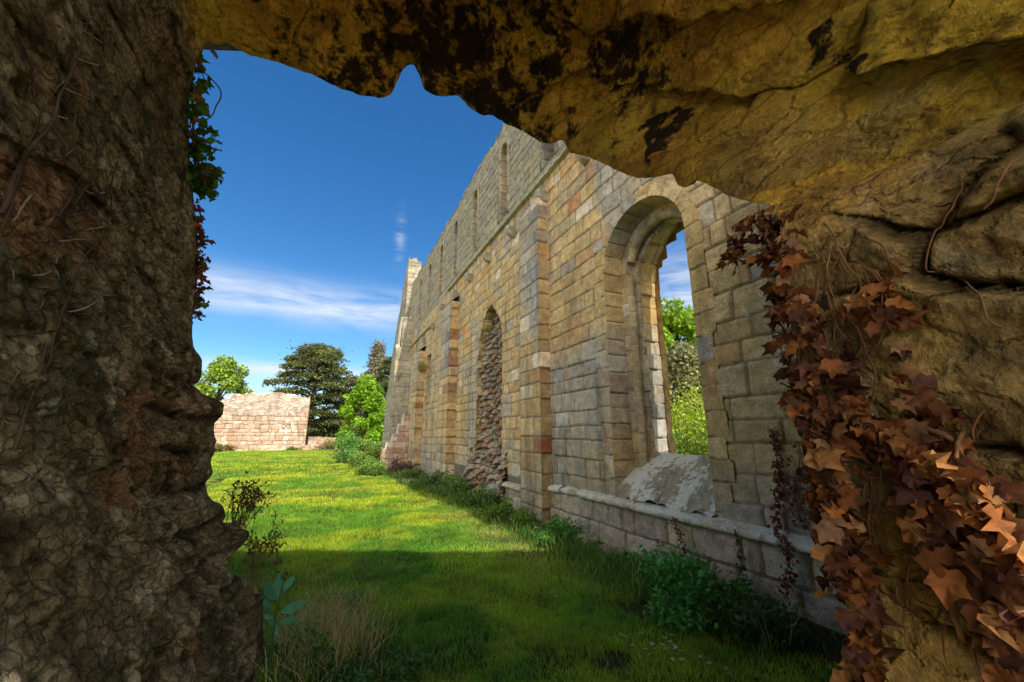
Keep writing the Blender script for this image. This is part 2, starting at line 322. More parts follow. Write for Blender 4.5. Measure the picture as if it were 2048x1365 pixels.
moulding('plinth_moulding', 6.32, 6.62, .64, [(a + .06 if b < .1 else a, b) for a, b in PLM], 5, .9, .3)
moulding('plinth_moulding', 7.6, 9.05, .48, [(a + .06 if b < .1 else a, b) for a, b in PLM], 6, .7, .22)
STR = [(-.01, -.01), (.09, .0), (.10, .02), (.095, .05), (-.01, .12)]
moulding('string_course', 1.2, 14.4, 7.07, STR, 8, 1.0, .1, (.46, .42, .28), .025)
moulding('string_course', 16.9, 22.6, 6.35, STR, 9, 1.2, .05, (.46, .42, .28), .06)
# ---- corbels
def corbel(y, z, s, k):
    n = 15; a = np.linspace(0, math.pi / 2, 9)
    pr = [(0, 0)] + [(.30 * math.sin(t), -.30 * (1 - math.cos(t)) * 0 - .30 * math.cos(t) + .02) for t in a] + [(.30, .10), (0, .10)]
    pr = np.array(pr) * s; ws = np.linspace(-.12, .12, n) * s
    r = np.random.default_rng(k); P = np.zeros((n, len(pr), 3))
    for i, w in enumerate(ws):
        e = 1 - .10 * (abs(w) / (.12 * s)) ** 6; P[i, :, 0] = W - pr[:, 0] * e; P[i, :, 1] = y + w; P[i, :, 2] = z + pr[:, 1] * e
    P += .010 * np.stack([fbm(P[..., 0] * 9, P[..., 1] * 9, P[..., 2] * 9, 3, k + q) for q in (1, 2, 3)], -1)
    b = Bag(); b.grid(P, np.tile(np.array([.46, .40, .27, .03]) * r.uniform(.8, 1.15), (n, len(pr), 1)))
    m = len(pr)
    for i in (0, n - 1): b.add(np.vstack([P[i], P[i].mean(0)]), [np.array([[j, (j + 1) % m, m] for j in range(m)])], np.array([.29, .26, .19]))
    b.build('corbel', M_wall, wall)
for k, (y, z) in enumerate([(5.17, 6.72), (6.72, 6.78), (8.32, 6.74), (10.0, 6.76), (11.65, 6.75), (13.3, 6.74), (14.95, 6.72), (16.6, 6.35), (18.3, 6.1)]): corbel(y, z - .10, .74, k + 5)
# ---- pilasters: front and both sides, coursed blocks
def pilaster(y0, y1, p, z1, cr_seed, pal, batter=0., d=.018, reds=()):
    cr = Courses(-.2, z1 + .4, .30, 9, cr_seed, pal, -2, 3); wd = y1 - y0
    for i in range(len(cr.zs)):      # front: alternate one and two blocks
        r = np.random.default_rng(cr_seed + i); s_ = r.uniform(.35, .65) * wd
        cr.rows[i] = np.array([-1.5, -.0, s_, wd, wd + 2.]) if i % 2 else np.array([-1.5, 0, wd * r.uniform(.25, .4), wd, wd + 2.])
        kk = len(cr.rows[i]); P = PAL[pal]; cs = np.array([q[0] for q in P]); w = np.array([q[1] for q in P], float); w /= w.sum()
        cr.cols[i] = cs[r.choice(len(cs), kk, p=w)] * r.uniform(.85, 1.12, (kk, 1)); cr.off[i] = r.normal(0, .7, (kk, 4)); cr.cols[i][0] = cr.cols[i][1]; cr.cols[i][-1] = cr.cols[i][-2]
    for (z, c) in reds:
        i = np.searchsorted(cr.zs, z) - 1; cr.cols[i][:2] = c
    b = Bag(); vs = seg(-.15, z1, d); x0 = W - p
    # keep the outer arrises straight: heights fade at the corner
    def fix(U, V, h, col):
        h, col = weather(U, V, h, col); return h, col
    panel(b, (x0, y0, 0), DU, DV, DN, seg(0, wd, d), vs, cr, extra=fix, lich=lambda U, V: .08 + U * 0, wob=.004)
    side = Courses.__new__(Courses); side.zs = cr.zs; side.seed = cr.seed; side.tint = cr.tint; side.rows = [np.array([-.6, 0 - .02, 9]) for _ in cr.rows]; side.cols = [np.vstack([c[1], c[1] * .95, c[1]]) for c in cr.cols]; side.off = [np.vstack([o[1]] * 3) * .5 for o in cr.off]
    panel(b, (x0, y0, 0), (1, 0, 0), DV, (0, -1, 0), seg(0, p + .06, d), vs, side, wob=.004, u_off=.02, joint=.006, extra=lambda U, V, h, c: (h, c * np.array([.97, .93, .90])))
    side.cols = [np.vstack([c[-2]] * 3) for c in cr.cols]
    panel(b, (x0, y1, 0), (1, 0, 0), DV, (0, 1, 0), seg(0, p + .06, d), vs, side, wob=.004, flip=True, u_off=.02)
    # sloping weathered top
    U, X = np.meshgrid(seg(0, wd, .05), np.linspace(0, p + .05, 6), indexing='ij')
    b.grid(np.stack([x0 + X, y0 + U, z1 + X * .8 + .01 * vnoise(U * 9, X * 9, seed=3)], -1), np.tile(np.array([.3, .28, .2, .1]), U.shape + (1,)), flip=True)
    return b.build('pilaster', M_wall, wall)
pilaster(6.67, 7.56, .225, 6.55, 60, 'buff', reds=((1.42, (.42, .12, .06)),))
pilaster(12.95, 14.15, .30, 6.2, 71, 'buff', d=.03, reds=((5.1, (.42, .2, .1)), (4.1, (.40, .2, .09)), (3.0, (.38, .2, .12))))
pilaster(18.1, 19.2, .34, 5.4, 85, 'mid', d=.05, reds=((2.9, (.4, .14, .08)),))
# ---- swept window: jambs and arch with stepped orders
def sweep(name, parent, yc, zs, R, z0, prof, seed, cl=.27, dens=.013, ds=.014, lich=.05, pal='buff', warm=None, ragged=0., quoin=0., asym=False):
    """prof: list of (radius offset, depth, order index)"""
    pr = np.array([q[:2] for q in prof], float); od = np.array([q[2] for q in prof], float)
    L = np.concatenate([[0], np.cumsum(np.hypot(*np.diff(pr, axis=0).T))]); t = np.linspace(0, L[-1], int(L[-1] / dens) + 2)
    t = np.unique(np.concatenate([t, L])); ro = np.interp(t, L, pr[:, 0]); dp = np.interp(t, L, pr[:, 1]); oi = od[np.clip(np.searchsorted(L, t, side='left'), 1, len(L) - 1)]
    jl = zs - z0; al = math.pi * R; S = seg(0, 2 * jl + al, ds)
    SS, II = np.meshgrid(S, np.arange(len(t)), indexing='ij'); rho = R + ro[II]; dep = dp[II].copy(); O_ = oi[II]
    r = np.random.default_rng(seed); P = PAL[pal]; cs = np.array([q[0] for q in P]); w = np.array([q[1] for q in P], float); w /= w.sum()
    hj = np.zeros(SS.shape); col = np.zeros(SS.shape + (3,)); rag = np.zeros(SS.shape); qn = np.zeros(SS.shape)
    for o in np.unique(oi):
        js = [-.01]
        while js[-1] < S[-1]: js.append(js[-1] + cl * r.uniform(.8, 1.2))
        js = np.array(js); m = O_ == o; sw = SS[m] + .006 * vnoise(SS[m] * 9, II[m] * .15, seed=seed + int(o)); k = np.clip(np.searchsorted(js, sw) - 1, 0, len(js) - 2)
        dj = np.minimum(sw - js[k], js[k + 1] - sw); cc = cs[r.choice(len(cs), len(js), p=w)] * r.uniform(.85, 1.1, (len(js), 1))
        if warm is not None: cc = cc * .5 + np.array(warm) * .5
        g = 1 - sst(.003, .016, dj); hj[m] = -.016 * g + (r.normal(0, 1, len(js))[k]) * .004
        col[m] = cc[k] * (1 - .6 * (1 - sst(.002, .010, dj)))[:, None]; rag[m] = r.uniform(0, 1, len(js))[k]; qn[m] = r.uniform(0, 1, len(js))[k]
    # jamb faces: blocks of uneven length toward the wall
    edge = (II == 0) | (dep <= 0)
    jamb = (SS < jl) | (SS > jl + al)
    f = np.clip((ro[II]) / max(pr[0, 0], 1e-6), 0, 1) * (dep <= 0.001)
    rho = rho + f * jamb * (qn * 1.0) * quoin
    if ragged: last = (O_ >= oi.max() - 1); rho = rho - last * ragged * (rag - .3) * (dep < pr[:, 1].max() * .9)
    if asym:
        a_ = np.clip((SS - jl) / R, 0, math.pi); sd_ = sst(-.3, .3, -np.cos(a_)); rho = np.where(dep > .59, rho * (1 - sd_) + np.minimum(rho, R - .20) * sd_, rho)  # hidden side of the opening kept narrow, shaped to block sun on the reveal
    rho = rho - hj * (dep > .001) + .006 * fbm(SS * 6, II * .12, None, 3, seed + 9) * (dep > .001)
    dep = dep - hj * (dep <= .001) + .005 * fbm(SS * 7, II * .2, None, 3, seed + 5)
    a = np.clip((SS - jl) / R, 0, math.pi); y = yc + np.cos(a) * rho * 1.0; z = zs + np.sin(a) * rho
    z = np.where(SS < jl, z0 + SS, np.where(SS > jl + al, z0 + (2 * jl + al - SS), z))
    col = col * (1 + .10 * fbm(SS * 4, II * .1, None, 3, seed + 12))[..., None] * np.array([1.04, .945, .87]); _, col = weather(y, z, None, col)
    b = Bag(); b.grid(np.stack([W + dep, y, z], -1), np.concatenate([col, np.full(SS.shape + (1,), lich)], -1)); return b.build(name, M_wall, parent)
win = sweep('window', wall, WY, WS, WR, .74, [(.21, .03, 0), (.205, -.006, 0), (0, -.006, 0), (-.004, .0, 1), (-.01, .36, 1), (-.10, .37, 2), (-.115, .39, 2), (-.12, .54, 2), (-.16, .55, 3), (-.20, .56, 3), (-.20, .575, 3), (.25, .60, 4), (.3, 1.41, 4)], 19, lich=.0, ragged=.10, quoin=.10, asym=True)
# round roll moulding in the arch and the shafts below it
def roll(parent, yc, zs, rho, x, rad, z0, a0, a1, seed, jamb=True):
    S = np.linspace(0, 1, 160); n = 14; b = Bag(); th = np.linspace(0, 2 * math.pi, n, endpoint=False)
    a = a0 + (a1 - a0) * S; jn = np.abs(((a * rho / .24) % 1) - .5) * 2; rr = rad * (1 - .16 * sst(.9, 1, jn)) * (1 + .07 * fbm(a * 6, a * 0, None, 3, seed))
    P = np.zeros((160, n + 1, 3)); thh = np.append(th, th[0])
    for j in range(n + 1):
        q = rho + rr * np.cos(thh[j]); P[:, j, 0] = x + rr * np.sin(thh[j]); P[:, j, 1] = yc + np.cos(a) * q; P[:, j, 2] = zs + np.sin(a) * q
    k = np.floor(a * rho / .24); c = np.array([.50, .41, .25]) * (.75 + .5 * _hash(k, k * 0, k * 0, seed))[:, None]
    b.grid(P, np.concatenate([np.repeat(c[:, None], n + 1, 1), np.full((160, n + 1, 1), -.12)], -1)); return b.build('roll_moulding', M_wall, parent)
roll(win, WY, WS, WR - .125, W + .44, .075, .9, .35, math.pi * .0 + 2.98, 4)
def shaft(parent, y, x, rad, z0, z1, seed):
    S = np.linspace(z0, z1, 260); n = 14; th = np.append(np.linspace(0, 2 * math.pi, n, endpoint=False), 0); jn = np.abs(((S / .27) % 1) - .5) * 2
    rr = rad * (1 - .2 * sst(.92, 1, jn)) * (1 + .05 * fbm(S * 5, S * 0, None, 3, seed)); P = np.zeros((260, n + 1, 3))
    for j in range(n + 1): P[:, j, 0] = x + rr * np.sin(th[j]); P[:, j, 1] = y + rr * np.cos(th[j]); P[:, j, 2] = S
    k = np.floor(S / .27); c = np.array([.50, .41, .25]) * (.75 + .4 * _hash(k, k * 0, k * 0, seed))[:, None]
    b = Bag(); b.grid(P, np.concatenate([np.repeat(c[:, None], n + 1, 1), np.full((260, n + 1, 1), -.05)], -1)); return b.build('jamb_shaft', M_wall, parent)
shaft(win, WY + WR - .125, W + .44, .06, 1.1, WS - .02, 6); shaft(win, WY - WR + .125, W + .44, .06, 1.1, WS - .02, 7)
# sloping sill of the window
us = seg(WY - WR - .02, WY + WR + .02, .012); xs = np.linspace(0, 1, 80); U, X = np.meshgrid(us, xs, indexing='ij')
dep = -.05 + X * 1.3; zz = .80 + .52 * sst(0, .55, X) ** .9 + .0 * X; zz = .79 + np.where(X < .52, X / .52 * .55, .55 - (X - .52) * .1)
j1 = np.abs(X - .30 - .01 * vnoise(U * 6, U * 0, seed=1)); j2 = np.where(X < .30, np.abs(U - (WY + .02) - (X - .1) * .5), 9); j = np.minimum(j1 * 1.3, j2)
zz = zz - .03 * (1 - sst(0, .02, j)) + .012 * fbm(U * 5, X * 6, None, 4, 61) - .05 * sst(.0, .35, fbm(U * 3, X * 5, None, 4, 66)) * (1 - sst(0, .3, X))
b = Bag(); b.grid(np.stack([W + dep, U, zz], -1), np.concatenate([np.tile(np.array([.30, .27, .18]), U.shape + (1,)) * (1 - .5 * (1 - sst(0, .012, j)))[..., None], (.27 + .20 * vnoise(U * 4, X * 4, seed=8))[..., None]], -1), flip=True)
b.build('sill', M_wall, win)
# lancets of the upper storey: swept reveal + recessed stone back
for k, c in enumerate(LANC):
    dd = .02 if k < 3 else .05
    l = sweep('lancet_window', wall, c, 9.45, .27, 7.40, [(.13, .0, 0), (.12, -.012, 0), (0, -.012, 0), (-.02, .03, 1), (-.04, .45, 1), (-.11, .5, 2)], 100 + k, cl=.25, dens=dd, ds=dd, pal='grey', lich=.02)
    ua, va = seg(c - .26, c + .26, dd * 1.5), seg(7.35, 9.8, dd * 1.5); b = Bag(); panel(b, (W + .46, 0, 0), DU, DV, DN, ua, va, crU, edge0=False); b.build('blocking', M_wall, l)
# ---- rubble niche: recessed broken core
b = Bag(); us, vs = seg(8.7, 11.4, .018), seg(-.1, 5.6, .018); U, V = np.meshgrid(us, vs, indexing='ij')
Uw = U + .05 * fbm(U * 4, V * 4, None, 3, 1); Vw = V + .05 * fbm(U * 4 + 9, V * 4, None, 3, 2)
f1, f2, cid, cx, cy = worley(Uw / .26, Vw / .16, 5); g1, g2, gid, _, _ = worley(Uw / .11 + 3, Vw / .08, 9)
dome = sst(0, .16, f2 - f1); h = .09 * dome * (.4 + 1.2 * cid) + .16 * dome * (cx * (gid * 0 + cid - .5) + cy * .5) + .03 * sst(0, .4, g2 - g1) + .03 * fbm(U * 12, V * 12, None, 3, 3)
base = .40 - .28 * (1 - sst(.2, 2.0, V)) + .18 * sst(4.3, 5.2, V) * 0 - .18 * sst(10.3, 11.1, U) - .15 * (1 - sst(8.9, 9.25, U))
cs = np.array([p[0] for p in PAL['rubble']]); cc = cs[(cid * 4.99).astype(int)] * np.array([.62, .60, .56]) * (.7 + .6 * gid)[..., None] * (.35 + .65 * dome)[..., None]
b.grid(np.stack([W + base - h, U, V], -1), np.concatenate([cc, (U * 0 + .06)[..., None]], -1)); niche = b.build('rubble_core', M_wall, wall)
b = Bag()      # broken toothed edge of the niche
for side in (0, 1):
    vs = seg(.40, 5.2, .02); ds = np.linspace(0, .75, 30); V, D = np.meshgrid(vs, ds, indexing='ij'); e = niche_edge(V)[side]
    k = np.floor(V / .27); tooth = (_hash(k, np.floor(D / .3), k * 0, 7 + side) - .5) * .16 * sst(.0, .1, D); jn = np.abs(((V / .27) % 1) - .5) * 2
    y = e + (1 if side == 0 else -1) * (tooth - .02 * sst(.9, 1, jn) + .015 * fbm(V * 8, D * 8, None, 3, 4) - .012)
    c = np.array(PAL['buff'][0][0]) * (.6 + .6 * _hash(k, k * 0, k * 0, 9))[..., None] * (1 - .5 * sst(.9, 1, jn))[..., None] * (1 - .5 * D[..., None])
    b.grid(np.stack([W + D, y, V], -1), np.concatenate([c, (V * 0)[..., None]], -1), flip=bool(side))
U, D = np.meshgrid(seg(9.5, 10.6, .03), np.linspace(0, .75, 20), indexing='ij'); b.grid(np.stack([W + D, U, 5.10 - D * .12 + .08 * vnoise(U * 5, D * 5, seed=4)], -1), np.tile(np.array([.4, .3, .13, 0]), U.shape + (1,)))
b.build('broken_reveal', M_wall, wall)
# small doorway, high broken hole and far doorway: reveals and dark blocking
def recess(y0, y1, z0, z1, dep, name, col):
    b = Bag(); cr = crC
    panel(b, (W + dep, 0, 0), DU, DV, DN, seg(y0 - .05, y1 + .05, .05), seg(z0, z1 + .05, .05), cr, edge0=False)
    panel(b, (W, y1, 0), (1, 0, 0), DV, (0, -1, 0), seg(0, dep, .05), seg(z0, z1, .05), cr, edge0=False, extra=lambda U, V, h, c: (h, c * np.array(col)))
    panel(b, (W, y0, 0), (1, 0, 0), DV, (0, 1, 0), seg(0, dep, .05), seg(z0, z1, .05), cr, edge0=False)
    panel(b, (W, y0, z1), (1, 0, 0), DU, (0, 0, -1), seg(0, dep, .05), seg(0, y1 - y0, .05), cr, edge0=False)
    b.build(name, M_wall, wall)
recess(14.3, 15.1, -.1, 2.75, .6, 'doorway', (1.1, .95, .8)); recess(17.0, 17.7, 2.9, 5.1, .5, 'broken_opening', (1, 1, 1)); recess(20.4, 21.2, -.1, 2.2, .5, 'doorway', (1, 1, 1))
# ================================================================== far end: stub wall and gable
crS = Courses(-.2, 3, .26, .34, 67, 'pink'); crG = Courses(-.2, 16, .24, .34, 69, 'grey')
def block_wall(bag, x0, x1, y0, y1, z0, top, cr, d, sides='wne', jag=None):
    """free-standing wall piece: -Y face, +Y face, -X face, +X face and top following top(x,y)"""
    def face(O, du, us, dn, tf, flip=False):
        vs = seg(z0, max(tf(us)), d); panel(bag, O, du, DV, dn, us, vs, cr, mask=lambda u, v: v < tf(u), edge0=True, flip=flip, lich=lambda U, V: .1 + 0 * U)
    face((x0, y0, 0), (1, 0, 0), seg(0, x1 - x0, d), (0, -1, 0), lambda u: top(x0 + u, y0 + u * 0))
    face((x0, y1, 0), (1, 0, 0), seg(0, x1 - x0, d * 2), (0, 1, 0), lambda u: top(x0 + u, y1 + u * 0), True)
    face((x0, y0, 0), (0, 1, 0), seg(0, y1 - y0, d), (-1, 0, 0), lambda u: top(x0 + u * 0, y0 + u), True)
    face((x1, y0, 0), (0, 1, 0), seg(0, y1 - y0, d * 2), (1, 0, 0), lambda u: top(x1 + u * 0, y0 + u))
    X, Y = np.meshgrid(seg(x0, x1, d), seg(y0, y1, d), indexing='ij'); Z = top(X, Y) + .02 * fbm(X * 5, Y * 5, None, 3, 5)
    bag.grid(np.stack([X, Y, Z], -1), np.tile(np.array([.5, .44, .36, .1]), X.shape + (1,)))
def steps(x, y, pts):
    x = np.asarray(x, float); r = np.zeros(x.shape)
    for (a, h) in pts: r = np.where(x >= a, h, r)
    return r + .03 * vnoise(x * 7, np.asarray(y) * 7, seed=9)
stub = empty('stepped_wall_stub', (3.1, 20, 0), 'low stepped stub of broken wall, half sunlit, jutting onto the lawn', 'ruined wall')
b = Bag(); block_wall(b, 2.42, 3.87, 19.6, 20.3, -.2, lambda x, y: steps(x, y, [(2.4, .98), (2.62, 1.28), (2.84, 1.62), (3.08, 2.1), (3.3, 2.6)]), crS, .035)
b.build('masonry', M_far, stub)
b = Bag(); block_wall(b, 2.30, 2.9, 19.5, 20.35, -.2, lambda x, y: np.asarray(x) * 0 + .30 + .05 * vnoise(np.asarray(x) * 6, np.asarray(y) * 6, seed=2), crS, .035); b.build('footing', M_far, stub)
GP = np.array([at_x(a_, b_, 3.52) for a_, b_ in ((818, 512), (808, 570), (800, 620), (793, 655), (786, 700), (778, 760), (771, 810), (765, 862), (763, 900))]); GY = GP[:, 1]; GZ = GP[:, 2]
GE = float(GY[-1]) - .2
gab = empty('gable_ruin', (3.8, 24, 0), 'tall jagged spike of ruined gable wall beyond the long wall', 'ruined wall')
b = Bag()
def gtop(x, y):
    x = np.asarray(x, float); y = np.asarray(y, float)
    z = np.interp(y, GY, GZ)
    z = np.where((x > 3.98) & (y < 24), 11.95, z); z = np.where((x > 4.25) & (y < 24), 11.1, z)
    return z + .3 * np.round(2 * vnoise(x * 4, y * 2.2, seed=21)) / 2 + .12 * vnoise(x * 9, y * 6, seed=22)
block_wall(b, 3.52, 4.4, 22.6, GE, -.2, gtop, crG, .07); b.build('masonry', M_far, gab)
b = Bag(); block_wall(b, 3.02, 3.9, 21.8, 22.62, -.2, lambda x, y: 8.0 - .0 * x - 1.6 * (np.asarray(x) < 3.25) + .25 * vnoise(np.asarray(x) * 4, np.asarray(y) * 4, seed=3), crG, .06); b.build('buttress', M_far, gab)
# ================================================================== far lawn wall
crF = Courses(-.2, 8, .42, .62, 73, 'pink', -20, 20); crF.seed = 73
farw = empty('lawn_end_wall', (-6, 50, 0), 'low sunlit pink stone wall closing the far end of the lawn', 'wall')
def ftop(x, y):
    x = np.asarray(x, float); z = np.interp(x, [-14, -12.6, -10.6, -10, -9.6, -9.0, -6, -4, -2.1, -2], [4.2, 4.3, 4.6, 5.0, 5.3, 5.75, 6.05, 5.95, 5.75, 5.6]); return z + .22 * np.round(2 * vnoise(x * 1.6, np.asarray(y) * 1.6, seed=33)) / 2 + .1 * vnoise(x * 4, np.asarray(y) * 4, seed=34)
def ffront(U, V, h, col):
    rub = sst(3.6, 4.1, V + .3 * vnoise(U * .8, V * .8, seed=1)); f1, f2, cid, _, _ = worley((U + .1 * fbm(U * 2, V * 2)) / .62, V / .30, 4); dm = sst(0, .25, f2 - f1)
    h = h * (1 - rub) + rub * (.035 * dm + .03 * cid); c2 = np.array([.55, .42, .34]) * (.8 + .5 * cid)[..., None] * (.6 + .4 * dm)[..., None]; return h, mix(col, c2, rub * .8)
b = Bag(); us = seg(-14, -2.0, .05)
panel(b, (0, 50, 0), (1, 0, 0), DV, (0, -1, 0), us, seg(-.3, 6.4, .05), crF, mask=lambda u, v: v < ftop(u, 50), extra=ffront, lich=lambda U, V: .12 + .16 * vnoise(U * .5, V * .5, seed=6), r=.06, joint=.015, rec=.08, wob=.05)
X, Y = np.meshgrid(seg(-14, -2, .1), seg(50, 51.1, .1), indexing='ij'); b.grid(np.stack([X, Y, ftop(X, Y) - .03], -1), np.tile(np.array([.6, .52, .42, .1]), X.shape + (1,)))
panel(b, (-2, 50, 0), (0, 1, 0), DV, (1, 0, 0), seg(0, 1.1, .06), seg(-.3, 5.5, .06), crF, flip=False)
panel(b, (0, 51.1, 0), (1, 0, 0), DV, (0, 1, 0), seg(-14, -2, .2), seg(-.3, 4.5, .2), crF, flip=True)
b.build('masonry', M_far, farw)
b = Bag(); block_wall(b, -14, -1.4, 49.6, 50.05, -.3, lambda x, y: np.asarray(x) * 0 + .55 + .05 * vnoise(np.asarray(x), np.asarray(y), seed=2), crF, .07); b.build('footing', M_far, farw)
loww = Bag(); block_wall(loww, -1.8, 6.5, 52, 52.6, -.3, lambda x, y: np.asarray(x) * 0 + 1.35 + .08 * vnoise(np.asarray(x) * 1.2, np.asarray(y), seed=2), crF, .08)
tag(loww.build('low_wall', M_far), 'low dry stone boundary wall right of the big sunlit wall', 'wall')
# ================================================================== ARCHWAY (foreground rock)
ring_px = [(520, 1640, 3.2), (515, 1500, 3.3), (522, 1400, 3.35), (512, 1340, 3.35), (532, 1290, 3.35), (520, 1250, 3.3), (524, 1190, 3.3), (500, 1160, 3.3), (470, 1152, 3.2), (440, 1140, 3.1), (455, 1122, 3.1), (478, 1098, 3.1), (496, 1082, 3.1), (502, 1062, 3.1), (470, 1056, 3.12), (445, 1050, 3.15),
 (452, 1030, 3.2), (440, 1008, 3.2), (412, 1002, 3.15), (406, 985, 3.1), (412, 965, 3.1), (426, 950, 3.08), (424, 932, 3.08), (417, 920, 3.1), (428, 905, 3.08), (427, 880, 3.08), (424, 850, 3.1), (444, 832, 3.05), (450, 808, 3.02), (425, 796, 3.02), (385, 783, 3.05), (378, 772, 3.05), (398, 765, 3.02), (405, 742, 3.0), (402, 718, 3.0), (386, 702, 3.0), (381, 670, 3.0),
 (386, 620, 3.0), (393, 560, 2.95), (394, 480, 2.9), (388, 420, 2.85), (380, 330, 2.75), (376, 240, 2.65), (374, 150, 2.5), (378, 80, 2.45), (400, 74, 2.45), (432, 88, 2.45), (445, 80, 2.45), (500, 110, 2.45), (560, 128, 2.45), (625, 150, 2.47), (680, 178, 2.5), (720, 192, 2.5), (765, 197, 2.5), (782, 190, 2.5), (795, 160, 2.52), (812, 128, 2.55), (826, 126, 2.55), (838, 150, 2.52), (850, 180, 2.5), (875, 192, 2.5), (915, 190, 2.5), (940, 215, 2.5), (965, 234, 2.48), (985, 232, 2.46), (1010, 250, 2.44), (1045, 262, 2.42), (1080, 285, 2.38), (1100, 288, 2.35), (1125, 278, 2.32),
 (1140, 305, 2.3), (1180, 318, 2.22), (1230, 340, 2.1), (1275, 356, 2.02), (1320, 352, 1.95), (1348, 345, 1.9), (1356, 372, 1.86), (1372, 378, 1.84), (1392, 358, 1.8), (1430, 378, 1.72), (1470, 398, 1.62), (1510, 405, 1.54), (1545, 412, 1.46), (1562, 440, 1.4), (1565, 500, 1.36), (1575, 580, 1.33), (1590, 680, 1.3), (1612, 800, 1.28), (1632, 900, 1.27), (1652, 1000, 1.26), (1680, 1120, 1.26), (1705, 1240, 1.27), (1730, 1365, 1.28), (1750, 1500, 1.3), (1790, 1700, 1.32)]
RP = np.array([at_d(*p) for p in ring_px])
# extend to below the ground on both sides
RP = np.vstack([[RP[0][0], RP[0][1], -.3], RP, [RP[-1][0], RP[-1][1], -.3]])
def arclen(P): return np.concatenate([[0], np.cumsum(np.linalg.norm(np.diff(P, axis=0), axis=1))])
L = arclen(RP); NT = 1040; tt = np.linspace(0, L[-1], NT); R0 = np.stack([np.interp(tt, L, RP[:, k]) for k in range(3)], 1)
def gsm(P, sig):
    k = np.arange(-int(3 * sig), int(3 * sig) + 1); w = np.exp(-.5 * (k / sig) ** 2); w /= w.sum(); n = len(k) // 2
    Q = np.vstack([np.repeat(P[:1], n, 0), P, np.repeat(P[-1:], n, 0)]); return np.stack([np.convolve(Q[:, i], w, 'valid') for i in range(P.shape[1])], 1)
R0 = gsm(R0, 1.3); RB = gsm(R0, 32)
i_lc = np.argmin(np.abs(R0 - at_d(385, 75, 2.45)).sum(1)); i_rc = np.argmin(np.abs(R0 - at_d(1550, 420, 1.45)).sum(1))
# the tunnel axis point for outward directions
cen = np.array([.25, 0, 1.7]); out = RB - cen; out[:, 1] = 0; out[:, 2] = np.maximum(out[:, 2], 0); out /= np.linalg.norm(out, axis=1)[:, None]
# section: base outline is pushed a little outward behind the lip
DEP = np.concatenate([np.linspace(0, .35, 44), np.linspace(.36, 2.6, 190)[0:], np.linspace(2.75, 4.6, 14)]); NS = len(DEP)
TT, SS = np.meshgrid(tt, DEP, indexing='ij'); ii = np.arange(NT)
SC = (R0[:, 1] + 1.45) / 4.6; SS = SS * SC[:, None]
u_ = (tt - tt[i_lc]) / (tt[i_rc] - tt[i_lc]); cw_ = (sst(-.05, .05, u_) * (1 - sst(.97, 1.05, u_)))[:, None]
lip = np.exp(-SS / .10)
P = R0[:, None] * lip[..., None] + RB[:, None] * (1 - lip[..., None]); P = P.copy()
P[..., 1] = P[..., 1] - SS
WL0 = (u_ < 0)[:, None] + SS * 0; WR0 = (u_ > 1)[:, None] + SS * 0
fl = (.10 + .20 * cw_) * sst(0, .42, SS)
fl = fl + (1.15 - 1.15 * cw_) * sst(0, 1, np.clip((np.where(WR0 > .5, .15, np.where(WL0 > .5, .0, .9)) - P[..., 1]) / 1.7, 0, 1))  # unseen rear of the passage flared to let in more light
P += out[:, None] * fl[..., None]
u = (tt - tt[i_lc]) / (tt[i_rc] - tt[i_lc]); wl = 1 - sst(-.06, .02, u); wr = sst(.96, 1.06, u); wc = 1 - wl - wr; WL, WC, WRr = [w[:, None] + SS * 0 for w in (wl, wc, wr)]
# boulders / beds : anisotropic cells
x, y, z = P[..., 0], P[..., 1], P[..., 2]
def cells(a, b, seed, sharp=.10):
    f1, f2, cid, cx, cy = worley(a, b, seed); e = f2 - f1; return sst(0, sharp, e), cid, cx, cy, e
wx = .22 * fbm(x * 1.6, y * 1.6, z * 1.6, 4, 3); wy = .18 * fbm(x * 1.6 + 7, y * 1.6, z * 1.6, 4, 4); wx = wx + .05 * fbm(x * 8, y * 8, z * 8, 3, 5); wy = wy + .05 * fbm(x * 8 + 3, y * 8, z * 8, 3, 6)
# left: thin irregular beds, low relief ; ceiling: broad slabs ; right: thick beds dipping
ll, lid, lcx, lcy, le = cells((y + wx) / .62, (z + wy * .7) / .30, 21, .12)
cl_, cid_, ccx, ccy, ce = cells((TT + SS * .35 + wx) / 1.05 + 3, (SS - TT * .22 + wy) / .55, 22, .07)
rl, rid, rcx, rcy, re_ = cells((y + z * .45 + wx) / .75 + .3, (z - y * .25 + wy * .6) / .36, 23, .08)
big = fbm(x * 1.1, y * 1.1, z * 1.1, 4, 31); med = fbm(x * 4, y * 4, z * 4, 5, 32, .6); fin = fbm(x * 16, y * 16, z * 16, 4, 33, .6); rid_n = 1 - np.abs(fbm(x * 3 + 4, y * 3, z * 6, 4, 35)) * 2.2
h = WL * (.008 * ll + .025 * (lid - .5) + .035 * (lcx * (lid - .5) + lcy * .5) + .022 * med)
h += WC * (.035 * cl_ + .15 * (cid_ - .5) + .10 * (ccx * (cid_ - .3) + ccy * .7) + .035 * med)
h += WRr * (.075 * rl + .14 * (rid - .5) + .10 * (rcx * (rid - .5) - rcy * .45) + .03 * med)
fa, fid, fcx, fcy, fe = cells((y + .4 * wx) / .17 + 9, (z + .4 * wy) / .11, 27, .16); fac = (.022 * (fid - .5) + .03 * (fcx * (fid - .4) + fcy * .6) + .012 * fa) * (.35 + .65 * sst(-.2, .25, fbm(x * 1.9, y * 1.9, z * 1.9, 3, 28)))
h += fac * (WL + .45 * WRr)
bz = (z + .04 * fbm(x * 3, y * 3, z * 0, 2, 41)) / .19; bf = np.abs(bz - np.round(bz)) * .19; bed = sst(0, .035, bf) - .75; bk = _hash(np.floor(bz + .5), bz * 0, bz * 0, 5) - .5
